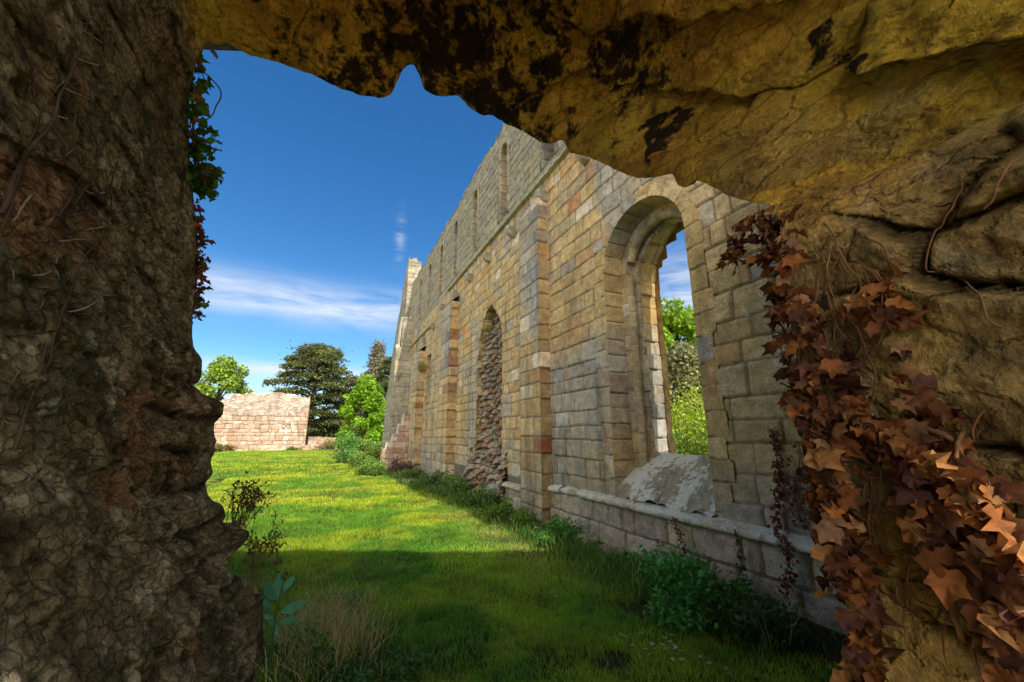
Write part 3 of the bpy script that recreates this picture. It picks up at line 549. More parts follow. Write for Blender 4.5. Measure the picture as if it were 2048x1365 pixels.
bedm = WL * (1 - sst(.45, 1.0, SS)) * (1 - sst(1.75, 2.1, z)); h += bedm * (.045 * bed + .07 * bk)
h += .05 * big * (1 - .8 * WL) + .016 * fin + .015 * np.clip(rid_n, 0, 1) * (WL + .4) + .035 * (1 - WC) * np.abs(med) + .02 * WC * np.abs(fbm(x * 7, y * 7, z * 7, 4, 38)) - .05 * WC
amp = .05 + .95 * sst(.0, .40, SS)
h = h * amp + .010 * fin + .018 * med * (1 - amp)
P = P - out[:, None] * h[..., None]
# colours ------------------------------------------------
def V3(*c): return np.array(c)
n1 = fbm(x * 2.3, y * 2.3, z * 2.3, 5, 51, .6); n2 = fbm(x * 6, y * 6, z * 6, 5, 52, .6); n3 = fbm(x * 1.2 + 3, y * 1.2, z * 1.2, 4, 53)
cL = mix(V3(.36, .29, .165), V3(.20, .17, .085), sst(-.2, .3, n1)); cL = mix(cL, V3(.58, .49, .32), sst(.05, .35, n2)); cL = mix(cL, V3(.38, .20, .10), sst(.15, .4, n3) * .6)
cC = mix(V3(.90, .50, .06), V3(.70, .35, .05), sst(-.15, .3, n1)); cC = mix(cC, V3(.92, .62, .07), sst(.05, .4, n3) * .7); cC = mix(cC, V3(.68, .24, .035), sst(.22, .45, n2) * .6)
cR = mix(V3(.72, .47, .15), V3(.52, .35, .13), sst(-.2, .3, n1)); cR = mix(cR, V3(.60, .42, .09), sst(.0, .4, n3) * sst(1.7, 2.3, z)); cR = mix(cR, V3(.48, .42, .26), sst(.15, .45, n2) * .7)
n4 = fbm(x * 13, y * 13, z * 13, 4, 54, .65); n5 = fbm(x * 1.3, y * 3.5, z * 3.5, 4, 55)
cR = mix(cR, V3(.20, .13, .055), sst(.1, .4, n5) * .8); cC = mix(cC, V3(.58, .46, .20), sst(.78, 1., np.clip(u, 0, 1))[:, None] * sst(-.1, .3, n5) * .5 + 0 * n5); cC = mix(cC, V3(.35, .18, .035), sst(.22, .45, n4 + .25 * n1) * .7)
cL = mix(cL, V3(.10, .075, .035), sst(.12, .4, n4 + .4 * n3) * .85); cL = mix(cL, V3(.46, .22, .10), sst(.25, .45, n5) * .55); cR = mix(cR, cR * .55, sst(.15, .4, n4) * .8)
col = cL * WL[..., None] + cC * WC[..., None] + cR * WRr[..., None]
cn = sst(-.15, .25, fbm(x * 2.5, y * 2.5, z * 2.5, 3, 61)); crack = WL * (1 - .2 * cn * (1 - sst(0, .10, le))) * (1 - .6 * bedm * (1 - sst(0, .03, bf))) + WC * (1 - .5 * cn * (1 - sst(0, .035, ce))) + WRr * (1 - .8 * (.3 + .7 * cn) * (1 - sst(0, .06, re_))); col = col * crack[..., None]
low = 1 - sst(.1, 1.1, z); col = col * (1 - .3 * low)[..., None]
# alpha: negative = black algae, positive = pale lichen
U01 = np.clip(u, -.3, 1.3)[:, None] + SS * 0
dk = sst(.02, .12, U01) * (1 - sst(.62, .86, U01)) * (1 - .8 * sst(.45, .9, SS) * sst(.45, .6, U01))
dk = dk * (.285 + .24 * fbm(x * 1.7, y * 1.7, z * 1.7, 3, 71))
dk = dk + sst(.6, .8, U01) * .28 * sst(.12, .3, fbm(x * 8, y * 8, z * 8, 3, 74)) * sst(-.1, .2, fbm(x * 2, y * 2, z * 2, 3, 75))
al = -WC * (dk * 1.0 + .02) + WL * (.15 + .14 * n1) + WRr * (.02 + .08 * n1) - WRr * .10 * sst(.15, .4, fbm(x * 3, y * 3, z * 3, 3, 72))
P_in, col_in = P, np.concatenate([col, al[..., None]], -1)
# outer faces: facade, top, back
tn = (ii / (NT - 1.))
def outer(i, yb=None):
    uu = u[i]
    if uu < 0: p = np.array([-6., 5.2, np.interp(i, [0, i_lc], [-.3, 4.5])])
    elif uu > 1: p = np.array([3.84, 1.42, np.interp(i, [i_rc, NT - 1], [4.5, -.3])])
    else: xx = R0[i][0]; p = np.array([xx, 2.95 - .41 * xx, 4.72 + .12 * math.sin(xx * 4) * math.sin(xx * 1.7)])
    return p
OUT = np.array([outer(i) for i in range(NT)]); fr = np.array([0, .03, .08, .16, .3, .5, .75, 1.])[1:]
MID = R0 + out * .5; MID[:, 2] = np.minimum(MID[:, 2], 4.6)
rows = [(P_in[:, 0] * (1 - f * 2.5) + MID * f * 2.5 if f < .4 else MID * (1 - (f - .4) / .6) + OUT * (f - .4) / .6) + (np.stack([fbm(R0[:, 0] * 5 + f * 9, R0[:, 2] * 5, None, 3, q) for q in (1, 2, 3)], 1) * .04 if f < 1 else 0) + np.array([0, .0, 0]) for f in fr]
back = OUT.copy(); back[:, 1] = -1.6; rows.append(back * .5 + OUT * .5); rows.append(back)
last = P_in[:, -1]; rows.append(back * .4 + last * .6); rows.append(last)
P_out = np.stack([P_in[:, 0]] + rows, 1); co = np.tile(np.array([.33, .27, .16, 0.]), P_out.shape[:2] + (1,))
arch = empty('ruined_archway', (.2, 2.6, 0), 'rough dark rock archway framing the view, yellow stained vault overhead', 'archway')
parts = (('left_jamb', 0, i_lc), ('vault', i_lc, i_rc), ('right_jamb', i_rc, NT - 1)); bvh_V = []; bvh_F = []; nb = 0
for nm, a, bb in parts:
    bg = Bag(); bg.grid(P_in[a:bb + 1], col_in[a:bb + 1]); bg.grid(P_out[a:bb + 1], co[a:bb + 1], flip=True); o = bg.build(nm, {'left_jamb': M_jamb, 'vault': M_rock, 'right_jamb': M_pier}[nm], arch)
    V = P_in[a:bb + 1].reshape(-1, 3); bvh_V.append(V); bvh_F.append(grid_quads(bb + 1 - a, NS) + nb); nb += len(V)
BV = BVHTree.FromPolygons([tuple(v) for v in np.concatenate(bvh_V)], [tuple(f) for f in np.concatenate(bvh_F).tolist()])
CAM = Vector((0, 0, H))
def hit(px, py, maxd=4.5):
    d = Vector(ray(px, py)).normalized(); loc, nrm, i, dist = BV.ray_cast(CAM, d)
    if loc is None or dist > maxd: return None
    if nrm.dot(d) > 0: nrm = -nrm
    return np.array(loc), np.array(nrm)
# ================================================================== ground
def gz(x, y):
    x = np.asarray(x, float); y = np.asarray(y, float)
    return .035 * fbm(x * .5, y * .5, None, 3, 81) + .02 * fbm(x * 2, y * 2, None, 2, 82) + .10 * sst(3.0, 3.8, x) * (1 - sst(5, 9, y)) * (1 - sst(4.5, 6, x)) + .25 * sst(14, 45, y) * 0
ax = np.unique(np.concatenate([np.linspace(-400, -14, 22), np.linspace(-14, -1.5, 40), np.linspace(-1.5, 4.2, 170), np.linspace(4.2, 30, 40), np.linspace(30, 400, 20)]))
ay = np.unique(np.concatenate([np.linspace(-40, 1.4, 20), np.linspace(1.4, 9, 220), np.linspace(9, 60, 160), np.linspace(60, 600, 24)]))
X, Y = np.meshgrid(ax, ay, indexing='ij'); Z = gz(X, Y)
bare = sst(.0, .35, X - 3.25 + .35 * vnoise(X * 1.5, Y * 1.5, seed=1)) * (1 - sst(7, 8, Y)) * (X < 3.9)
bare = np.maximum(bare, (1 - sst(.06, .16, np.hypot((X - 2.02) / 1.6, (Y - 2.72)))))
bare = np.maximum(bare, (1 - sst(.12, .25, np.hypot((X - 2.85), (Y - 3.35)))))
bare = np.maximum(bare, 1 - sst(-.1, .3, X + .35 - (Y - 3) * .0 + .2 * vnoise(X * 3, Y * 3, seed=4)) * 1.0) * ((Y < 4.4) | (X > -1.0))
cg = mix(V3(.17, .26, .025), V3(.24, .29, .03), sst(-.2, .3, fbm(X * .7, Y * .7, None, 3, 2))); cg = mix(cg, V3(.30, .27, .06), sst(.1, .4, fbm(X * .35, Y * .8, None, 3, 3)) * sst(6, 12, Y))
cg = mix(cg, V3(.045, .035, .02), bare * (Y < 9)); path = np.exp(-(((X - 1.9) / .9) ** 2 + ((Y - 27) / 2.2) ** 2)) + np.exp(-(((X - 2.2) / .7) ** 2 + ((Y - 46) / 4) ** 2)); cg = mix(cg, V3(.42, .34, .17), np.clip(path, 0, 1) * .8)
cg = mix(cg, V3(.74, .62, .42), (1 - sst(1.0, 1.35, Y + .1 * vnoise(X * 3, Y * 3, seed=6))) * (X > -3) * (X < 3.6) * (Y > -12))  # pale floor added out of view, bounces sunlight up into the passage
b = Bag(); b.grid(np.stack([X, Y, Z], -1), np.concatenate([cg, (X * 0 - .3)[..., None]], -1)); tag(b.build('ground', stone_mat('turf_ground', fine=40., mid=1.2, bump=.7, dist=.03, var=.25)), None, None, kind='structure')
# ---- grass blades
def blades(x, y, hgt, wid, col, lean=.5, z=None, curl=.35):
    n = len(x); z = gz(x, y) if z is None else z; th = rng.uniform(0, 2 * math.pi, n); ld = rng.uniform(0, 2 * math.pi, n); le = rng.uniform(.05, lean, n) * hgt
    w = np.stack([np.cos(th), np.sin(th), th * 0], 1) * (wid / 2)[:, None]; l = np.stack([np.cos(ld) * le, np.sin(ld) * le, 0 * ld], 1); b0 = np.stack([x, y, z - .005], 1)
    up = np.stack([0 * x, 0 * x, hgt], 1)
    V = np.stack([b0 - w, b0 + w, b0 + up * .55 + l * curl - w * .8, b0 + up * .55 + l * curl + w * .8, b0 + up + l], 1)
    idx = np.arange(n)[:, None] * 5; q = np.concatenate([idx + 0, idx + 1, idx + 3, idx + 2], 1); t3 = np.concatenate([idx + 2, idx + 3, idx + 4], 1)
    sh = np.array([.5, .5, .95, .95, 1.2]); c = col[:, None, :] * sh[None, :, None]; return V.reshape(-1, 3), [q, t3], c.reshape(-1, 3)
def sample_zone(n, x0, x1, y0, y1, cond=None):
    x = rng.uniform(x0, x1, n); y = rng.uniform(y0, y1, n); k = np.ones(n, bool)
    px_ok = (x / np.maximum(y, .1)) < 1.9; k &= px_ok
    if cond is not None: k &= cond(x, y)
    return x[k], y[k]
def bare_at(x, y):
    b_ = (x > 3.12 + .35 * vnoise(x * 1.5, y * 1.5, seed=1)) & (y < 7.5)
    b_ |= np.hypot((x - 2.02) / 1.6, y - 2.72) < .11; b_ |= np.hypot(x - 2.85, y - 3.35) < .2
    return b_
gb = Bag()
for (n, x0, x1, y0, y1, hh, ww) in ((95000, -.6, 3.8, 1.6, 5.2, .055, .0042), (80000, -1.2, 3.6, 5.2, 9.5, .055, .0065), (70000, -3.2, 3.5, 9.5, 19, .06, .012), (60000, -9, 3.2, 19, 50, .075, .03)):
    x, y = sample_zone(n, x0, x1, y0, y1, lambda x, y: (~bare_at(x, y)) | (rng.uniform(0, 1, len(x)) < .12)); n = len(x)
    patch = fbm(x * 1.1, y * 1.1, None, 3, 5); p2 = fbm(x * .5, y * .9, None, 3, 6)
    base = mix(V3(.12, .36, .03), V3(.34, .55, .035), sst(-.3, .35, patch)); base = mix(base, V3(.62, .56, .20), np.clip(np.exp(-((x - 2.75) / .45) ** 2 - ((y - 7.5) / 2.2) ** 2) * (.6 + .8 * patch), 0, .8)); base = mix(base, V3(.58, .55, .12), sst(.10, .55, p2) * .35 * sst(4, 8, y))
    sunlit_ = sst(5.6, 8, y)[:, None]; base = base * (1 + sunlit_ * np.array([.62, .22, 0])); lowf = fbm(x * .45 + 3, y * .55, None, 3, 15); base = base * (1 + .2 * lowf)[:, None]  # grass past the shadow edge tinted warmer and brighter, sunlight put into colour
    base = base * rng.uniform(.7, 1.25, (n, 1)); dry = rng.uniform(0, 1, n) < .06; base[dry] = V3(.38, .33, .14)
    hg = hh * rng.uniform(.5, 1.3, n) * (1 + .35 * fbm(x * 2.5, y * 2.5, None, 2, 8))
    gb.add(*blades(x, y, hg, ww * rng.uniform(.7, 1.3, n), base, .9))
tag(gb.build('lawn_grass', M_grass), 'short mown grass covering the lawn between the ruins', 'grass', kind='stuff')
# ================================================================== foliage helpers
def rand_dirs(n, up=0.):
    v = rng.normal(0, 1, (n, 3)); v[:, 2] += up; return v / np.linalg.norm(v, axis=1)[:, None]
def leaves(P, size, col, shape='oval', nrm=None, spread=1., hang=0.):
    """n leaves: P (n,3) base points, size (n), col (n,3)"""
    n = len(P); nr = rand_dirs(n, .6) if nrm is None else nrm + rng.normal(0, .35 * spread, (n, 3)); nr /= np.linalg.norm(nr, axis=1)[:, None]
    a = rng.normal(0, 1, (n, 3)); a[:, 2] -= hang; a -= (a * nr).sum(1)[:, None] * nr; a /= np.linalg.norm(a, axis=1)[:, None] + 1e-9; bx = np.cross(a, nr)
    if shape == 'oval': O2 = np.array([[0, 0, 0], [-.28, .35, .07], [-.22, .7, .03], [0, 1, -.12], [.22, .7, .03], [.28, .35, .07], [0, .5, -.03]])
    elif shape == 'ivy': O2 = np.array([[0, 0, 0], [-.26, -.10, .05], [-.46, .06, -.04], [-.44, .30, .03], [-.60, .55, -.10], [-.36, .60, .02], [-.20, .78, .06], [0, 1.05, -.16], [.20, .78, .06], [.36, .60, .02], [.60, .55, -.10], [.44, .30, .03], [.46, .06, -.04], [.26, -.10, .05], [0, .38, -.07]])
    elif shape == 'long': O2 = np.array([[0, 0, 0], [-.09, .3, .03], [-.08, .7, 0], [0, 1, -.2], [.08, .7, 0], [.09, .3, .03], [0, .5, -.02]])
    else: O2 = np.array([[0, 0, 0], [-.5, .5, .08], [0, 1, 0], [.5, .5, .08], [0, .5, -.05]])
    m = len(O2) - 1; cu = rng.uniform(-1., 3.2, n)
    Z = O2[:, 2][None] * (1 + cu[:, None]) - (rng.uniform(-.1, .5, n)[:, None]) * (O2[:, 1][None] ** 2) * .5 + rng.uniform(-.5, .5, n)[:, None] * O2[:, 0][None] * O2[:, 1][None] + rng.normal(0, .035, (n, m + 1))
    bx = bx * rng.uniform(.6, 1.15, (n, 1))
    V = P[:, None] + size[:, None, None] * (bx[:, None] * O2[None, :, 0:1] + a[:, None] * O2[None, :, 1:2] + nr[:, None] * Z[..., None])
    idx = np.arange(n)[:, None] * (m + 1); tr = np.concatenate([np.concatenate([idx + i, idx + (i + 1) % m, idx + m], 1) for i in range(m)], 0)
    c = col[:, None, :] * (np.ones(m + 1) * .95)[None, :, None]; c[:, m] *= 1.15; return V.reshape(-1, 3), [tr], c.reshape(-1, 3)
def tube(bag, pts, r0, r1, col, n=6, sub=5, wob=.0, seed=0):
    pts = np.asarray(pts, float)
    if len(pts) > 2 and sub > 1:
        L_ = arclen(pts); t = np.linspace(0, L_[-1], (len(pts) - 1) * sub + 1); Q = np.stack([np.interp(t, L_, pts[:, k]) for k in range(3)], 1); Q = np.vstack([Q[:1], gsm(Q, sub * .4)[1:-1], Q[-1:]])
    elif len(pts) > 2: Q = pts; t = arclen(pts)
    else: t = np.linspace(0, 1, max(sub, 2)); Q = pts[0] + (pts[-1] - pts[0]) * t[:, None]
    if wob: Q = Q + wob * np.stack([fbm(t * 7 + seed, t * 0 + k, None, 3, k) for k in range(3)], 1)
    T_ = np.gradient(Q, axis=0); T_ /= np.linalg.norm(T_, axis=1)[:, None] + 1e-9; ref = np.array([.31, .52, .8]); A = np.cross(T_, ref); A /= np.linalg.norm(A, axis=1)[:, None] + 1e-9; B = np.cross(T_, A)
    rr = np.linspace(r0, r1, len(Q)); th = np.linspace(0, 2 * math.pi, n + 1); P_ = Q[:, None] + rr[:, None, None] * (np.cos(th)[None, :, None] * A[:, None] + np.sin(th)[None, :, None] * B[:, None])
    bag.grid(P_, np.tile(np.append(np.asarray(col, float), 0.), (len(Q), n + 1, 1)))
def cluster(cen, rad, n, surf=.5):
    v = rand_dirs(n); r = rng.uniform(0, 1, n) ** (1 / 3.); r = surf + (1 - surf) * r; return cen + v * r[:, None] * rad
def jitcol(base, n, var=.3, hue=.15):
    c = np.tile(np.asarray(base, float), (n, 1)) * rng.uniform(1 - var, 1 + var, (n, 1)); c[:, 0] *= rng.uniform(1 - hue, 1 + hue * 1.5, n); return c
def shrub(name, pos, rad, hgt, nleaf, size, col, label, cat, shape='oval', group=None, lumps=7, stems=9, up=.4, stemcol=(.1, .12, .04)):
    x, y = pos; z0 = float(gz(x, y)); t = empty(name, (x, y, z0), label, cat, group); base = np.array([x, y, z0]); sb = Bag(); ls = []
    cs = []
    for i in range(lumps):
        a = rng.uniform(0, 6.28); r = rad * math.sqrt(rng.uniform(0, 1)) * .75; h_ = hgt * rng.uniform(.35, .85) * (1 - .45 * (r / rad) ** 2); cs.append(np.array([x + r * math.cos(a) * 1.15, y + r * math.sin(a) * 1.5, z0 + h_ * rng.uniform(.6, 1.25)]))
    for i in range(stems):
        e = cs[i % lumps] + rng.normal(0, .15 * rad, 3); m = base * .5 + e * .5 + rng.normal(0, .05 * hgt, 3); tube(sb, [base + rng.normal(0, .2 * rad, 3) * [1, 1, 0], m, e], .006 + .01 * hgt, .003, stemcol, 5, 3)
    per = nleaf // lumps; PP = []
    for c in cs:
        rr = np.array([rad * .45, rad * .45, hgt * .38]) * rng.uniform(.55, 1.35, 3); q = cluster(c, rr, per, .25); PP.append(q)
    PP = np.concatenate(PP); PP = PP + rng.normal(0, .09, PP.shape) * [rad, rad, hgt * 1.2]; PP = PP[PP[:, 2] > z0]
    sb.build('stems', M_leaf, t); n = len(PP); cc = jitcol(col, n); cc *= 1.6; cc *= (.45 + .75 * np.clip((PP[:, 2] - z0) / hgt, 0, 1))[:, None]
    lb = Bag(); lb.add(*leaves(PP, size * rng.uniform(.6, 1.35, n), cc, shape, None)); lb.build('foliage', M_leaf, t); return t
# ---- trees
def tree(name, pos, H_, R_, nleaf, size, col, label, kind='round', trunk_h=.25, group=None, tcol=(.12, .09, .06), lumps=26, gap=.0):
    x, y = pos; t = empty(name, (x, y, 0), label, 'tree', group); tb = Bag(); base = np.array([x, y, 0.]); LP = []
    top = base + [0, 0, H_ * .9]; tube(tb, [base - [0, 0, .3], base + [.02 * H_, 0, H_ * .4], top], H_ * .035, H_ * .006, tcol, 9, 6, .02 * H_)
    if kind == 'round':
        for i in range(lumps):
            f = (i + .5) / lumps; zz = H_ * (trunk_h + (1 - trunk_h) * f * .95); prof = math.sin(math.pi * min(1, (f * .86 + .14))) ** .7; a = i * 2.4 + rng.uniform(-.4, .4); r = R_ * prof * rng.uniform(.45, .95)
            c = base + [r * math.cos(a), r * math.sin(a), zz]; tube(tb, [base + [0, 0, zz * .7], (base + c) / 2 + [0, 0, zz * .45], c], H_ * .010, H_ * .003, tcol, 6, 4)
            LP.append(cluster(c, np.array([R_ * .32, R_ * .32, H_ * .085]) * rng.uniform(.7, 1.3), nleaf // lumps, .15))
    elif kind == 'cedar':
        for i in range(lumps):
            f = (i + .5) / lumps; zz = H_ * (.08 + .88 * f); r = R_ * (1 - .25 * f) * math.sqrt(max(.05, 1 - max(0, f - .45) ** 2 / .32)) * rng.uniform(.75, 1.1); a = i * 2.4 + rng.uniform(-.3, .3)
            d = np.array([math.cos(a), math.sin(a), 0]); tip = base + d * r + [0, 0, zz + .02 * H_]; tube(tb, [base + [0, 0, zz * .93], base + d * r * .5 + [0, 0, zz + .03 * H_], tip], H_ * .010, H_ * .002, tcol, 6, 4)
            m = nleaf // lumps; s_ = rng.uniform(.12, 1.05, m) ** .7; w = rng.normal(0, 1, m) * R_ * .22 * (1.15 - s_ * .6); pr = np.array([-d[1], d[0], 0]); q = base + d * (s_ * r)[:, None] + pr * w[:, None] + np.stack([s_ * 0, s_ * 0, zz + .03 * H_ * np.sin(s_ * 3) + rng.normal(0, 1, m) * H_ * .013 - .05 * H_ * (np.abs(w) / R_)], 1); LP.append(q)
    elif kind == 'spire':
        for i in range(lumps):
            f = (i + .5) / lumps; zz = H_ * (.12 + .88 * f); r = R_ * (1 - f) ** .8 * rng.uniform(.7, 1.1) + .05 * R_; a = i * 2.4; d = np.array([math.cos(a), math.sin(a), 0]); tube(tb, [base + [0, 0, zz], base + d * r + [0, 0, zz - .03 * H_]], H_ * .005, H_ * .001, tcol, 5, 3)
            m = nleaf // lumps; s_ = rng.uniform(.1, 1.05, m); q = base + d * (s_ * r)[:, None] + rng.normal(0, 1, (m, 3)) * np.array([R_ * .10, R_ * .10, H_ * .018]) + np.stack([s_ * 0, s_ * 0, zz - .03 * H_ * s_], 1); LP.append(q)
    tb.build('trunk', M_bark, t); LP = np.concatenate(LP); n = len(LP); cc = jitcol(col, n, .35); dens = fbm(LP[:, 0] * 2.2 / R_ * 2, LP[:, 1] * 2.2 / R_ * 2, LP[:, 2] * 2.2 / R_ * 2, 3, 7); cc *= (1 + .5 * dens)[:, None]
    lb = Bag(); lb.add(*leaves(LP, size * rng.uniform(.6, 1.4, n), cc, 'diamond', None if kind != 'cedar' else np.tile([0, 0, 1.], (n, 1)))); lb.build('crown', M_leaf, t); return t
def tpos(px, Y): p = at_y(px, 880, Y); return (p[0], p[1])
p = tpos(616, 78); tree('cedar_tree', p, 17.6, 8.6, 40000, .34, (.21, .24, .085), 'broad dark cedar with layered branches behind the sunlit pink wall', 'cedar', lumps=46, tcol=(.14, .11, .09))
p = tpos(700, 84); tree('cedar_tree', p, 13.0, 3.5, 7000, .40, (.14, .15, .05), 'dark lower evergreen mass beside the broad cedar', 'cedar', lumps=20)
p = tpos(742, 70); tree('spruce_tree', p, 17.0, 4.0, 10000, .30, (.27, .26, .16), 'thin pointed grey conifer rising behind the bright green tree', 'spire', lumps=46)
p = tpos(728, 52); tree('maple_tree', p, 8.6, 3.0, 12000, .30, (.26, .46, .03), 'bright green rounded tree beside the tall gable ruin', trunk_h=.08)
p = tpos(422, 64); tree('maple_tree', p, 11.6, 3.6, 5200, .34, (.28, .42, .05), 'light green open tree at left behind the pink wall', trunk_h=.35, lumps=20)
p = tpos(775, 60); tree('cedar_tree', p, 13.0, 3.6, 6500, .34, (.17, .22, .07), 'dark green branches of a tree right against the gable ruin', 'cedar', lumps=24)
p = at_x(1345, 700, 19); tree('ash_tree', (19, p[1]), 9.4, 3.6, 16000, .25, (.26, .42, .03), 'tall bright green tree seen through the arched window', trunk_h=.2, lumps=34)
p = at_x(1362, 760, 13); tree('willow_tree', (13.2, p[1]), 5.2, 1.7, 15000, .13, (.32, .33, .15), 'grey green bushy tree lower in the window view', trunk_h=.05, lumps=30)
p = at_x(1365, 870, 9.5); shrub('sunlit_bush', (9.6, p[1]), 1.6, 2.5, 12000, .09, (.24, .31, .03), 'yellow green sunlit bush filling the foot of the window view', 'bush', lumps=18, stems=20)
p = at_x(1330, 870, 9.0); shrub('sunlit_bush', (8.3, 7.9), .9, 1.9, 5000, .08, (.12, .18, .03), 'darker green bush at the left foot of the window view', 'bush', lumps=10, stems=12)
# hedge of distant trees closing the horizon
for k, (px, Y, hh, r, c) in enumerate([(560, 110, 7.5, 6, (.08, .11, .03)), (660, 100, 6.0, 5, (.10, .15, .03)), (480, 120, 6, 7, (.09, .12, .03)), (600, 95, 5.5, 4, (.07, .10, .03))]):
    p = tpos(px, Y); tree('hedge_tree', p, hh, r, 4000, .5, c, ['dark rounded tree low behind the broad cedar trunk', 'small olive tree low between cedar and bright tree', 'distant dark tree low behind the light green tree', 'short dark tree hidden low behind the pink wall'][k], trunk_h=.05, lumps=16)
# ---- shrubs along the foot of the wall
def W_(px, py, h=0): p = at_g(px, py, h); return (p[0], p[1])
G1 = 'weeds along the foot of the long wall'
nett = [((3.30, 2.95), .38, .42, 1500, .055, (.06, .2, .04), 'large dark green nettle clump below the arched window'),
 ((3.35, 3.55), .34, .34, 1200, .05, (.07, .22, .04), 'green nettles at the left shoulder of the big nettle clump'),
 ((3.30, 2.45), .30, .26, 900, .045, (.045, .10, .025), 'low dark leafy weeds at the right end of the nettles'),
 ((2.95, 3.0), .28, .20, 700, .045, (.07, .22, .04), 'low ferny weeds spilling from the nettles onto the lawn'),
 ((3.36, 4.2), .25, .16, 450, .04, (.06, .13, .03), 'sparse small weeds on bare soil under the plinth'),
 ((3.42, 5.62), .22, .30, 900, .045, (.07, .20, .035), 'rounded dark green clump at the shade edge by the buttress'),
 ((3.18, 5.75), .22, .24, 800, .045, (.08, .20, .035), 'rounded green clump left of the shade-edge clump'),
 ((3.30, 6.7), .24, .34, 1000, .05, (.13, .22, .03), 'sunlit feathery green weed in front of the buttress'),
 ((3.15, 7.5), .26, .38, 1000, .055, (.12, .21, .03), 'sunlit spiky green weed left of the buttress foot'),
 ((3.35, 9.0), .35, .45, 1200, .06, (.10, .18, .035), 'tall mixed weeds with yellow flowers at the rubble niche foot'),
 ((3.25, 10.6), .45, .55, 1500, .065, (.10, .17, .04), 'broad dark weedy clump beside the rubble niche'),
 ((3.1, 12.2), .4, .5, 1200, .065, (.08, .13, .035), 'olive weeds at the foot of the second buttress'),
 ((2.95, 15.2), .55, .45, 1300, .07, (.09, .14, .04), 'green weeds in the wall shadow beyond second buttress'),
 ((2.85, 17.3), .55, .65, 1300, .08, (.11, .07, .05), 'reddish brown bush beside the stepped wall stub'),
 ((1.9, 17.8), .6, .5, 1500, .08, (.13, .22, .04), 'sunlit green weeds in front of the stepped stub'),
 ((1.75, 21.5), .8, .65, 1600, .10, (.14, .23, .035), 'bright green bush left of the stepped stub'),
 ((1.35, 26), .9, .75, 1600, .12, (.10, .20, .04), 'green bush beside the worn yellow patch'),
 ((1.9, 36), 1.5, 1.8, 2600, .17, (.10, .22, .03), 'large vivid green bush below the bright tree'),
 ((3.4, 36), 1.4, 1.2, 1800, .17, (.15, .24, .04), 'light green scrub between the big bush and the gable'),
 ((3.0, 29), 1.0, .7, 1500, .12, (.19, .26, .04), 'yellow green scrub at the foot of the gable ruin'),
 ((-9.1, 48.9), .9, .8, 900, .16, (.15, .14, .04), 'olive brown tuft at left foot of the pink wall'),
 ((-2.9, 48.9), .6, .4, 500, .13, (.12, .18, .04), 'small green tuft at the middle foot of the pink wall'),
 ((.2, 49.5), 1.1, .9, 1000, .16, (.19, .18, .06), 'dry olive scrub in front of the low boundary wall')]
for (ps, r, h_, n, s_, c, lb) in nett: shrub('weed_clump', ps, r, h_, n, s_, c, lb, 'plant', group=G1 if ps[0] > 2.5 and ps[1] < 20 else None, lumps=8)
fb = Bag(); n = 9000; y = rng.uniform(2.2, 19, n) ** 1.0; x = 3.45 - np.abs(rng.normal(0, .28, n)) - .03 * (y - 3) + .12 * vnoise(y * 1.3, y * 0, seed=31); k = (vnoise(y * 1.7, x * 2, seed=32) > -.35) & (x < 3.72); x, y = x[k], y[k]; n = len(x)
fc = mix(V3(.10, .26, .03), V3(.34, .34, .09), (rng.uniform(0, 1, n) < .3) * 1.) * rng.uniform(.6, 1.2, (n, 1)); fb.add(*blades(x, y, rng.uniform(.08, .34, n) * (1 + .5 * vnoise(y * 2, x, seed=33)), np.full(n, .006) + .0008 * y, fc, .8))
n = 5200; y = rng.uniform(2.3, 18, n); x = 3.5 - np.abs(rng.normal(0, .25, n)) - .03 * (y - 3) + .1 * vnoise(y * 1.3, y * 0, seed=31); k = vnoise(y * 1.1, x * 2, seed=35) > -.2; x, y = x[k], y[k]; n = len(x)
fb.add(*leaves(np.stack([x, y, gz(x, y) + rng.uniform(.0, .20, n) * (1 + .6 * vnoise(y * 2, x, seed=36))], 1), rng.uniform(.025, .05, n) * (1 + y * .03), jitcol((.10, .22, .035), n), 'oval')); tag(fb.build('verge_weeds', M_leaf), 'rough mixed weeds and long grass merging along the foot of the long wall', 'weeds', kind='stuff')
# ================================================================== ivy on the right pier (dead, brown)
def leaf_sc(npts, boxes):
    PP = []; NN = []; pxs = []
    for (pts, wd, k) in boxes:
        pts = np.array(pts, float); L_ = arclen(pts)
        for _ in range(k):
            t = rng.uniform(0, L_[-1]); c = np.array([np.interp(t, L_, pts[:, 0]), np.interp(t, L_, pts[:, 1])]) + rng.normal(0, wd, 2); h_ = hit(c[0], c[1], 3.2)
            if h_ is None: continue
            PP.append(h_[0] + h_[1] * rng.uniform(.012, .09)); NN.append(h_[1])
    return np.array(PP), np.array(NN)
ivy = empty('dead_ivy', tuple(at_d(1660, 900, 1.25)), 'brown dead ivy with curled leaves cascading down the right pier', 'ivy plant')
boxes = [([(1545, 420), (1560, 480), (1570, 560), (1600, 640)], 13, 55), ([(1600, 600), (1620, 700), (1640, 780), (1660, 860)], 16, 65), ([(1640, 720), (1700, 740), (1720, 640), (1725, 570)], 8, 20), ([(1630, 780), (1660, 900), (1700, 1000), (1700, 1120)], 24, 100), ([(1700, 800), (1800, 880), (1900, 930), (2000, 1010), (2050, 1100)], 28, 130), ([(1900, 960), (1960, 1060), (2040, 1180), (2048, 1330)], 28, 105),
 ([(1700, 1100), (1725, 1200), (1735, 1300), (1745, 1365)], 12, 60), ([(1820, 770), (1900, 830), (1850, 720)], 10, 14), ([(1780, 560), (1790, 620), (1800, 700)], 5, 18), ([(1850, 1000), (1960, 980)], 30, 26)]
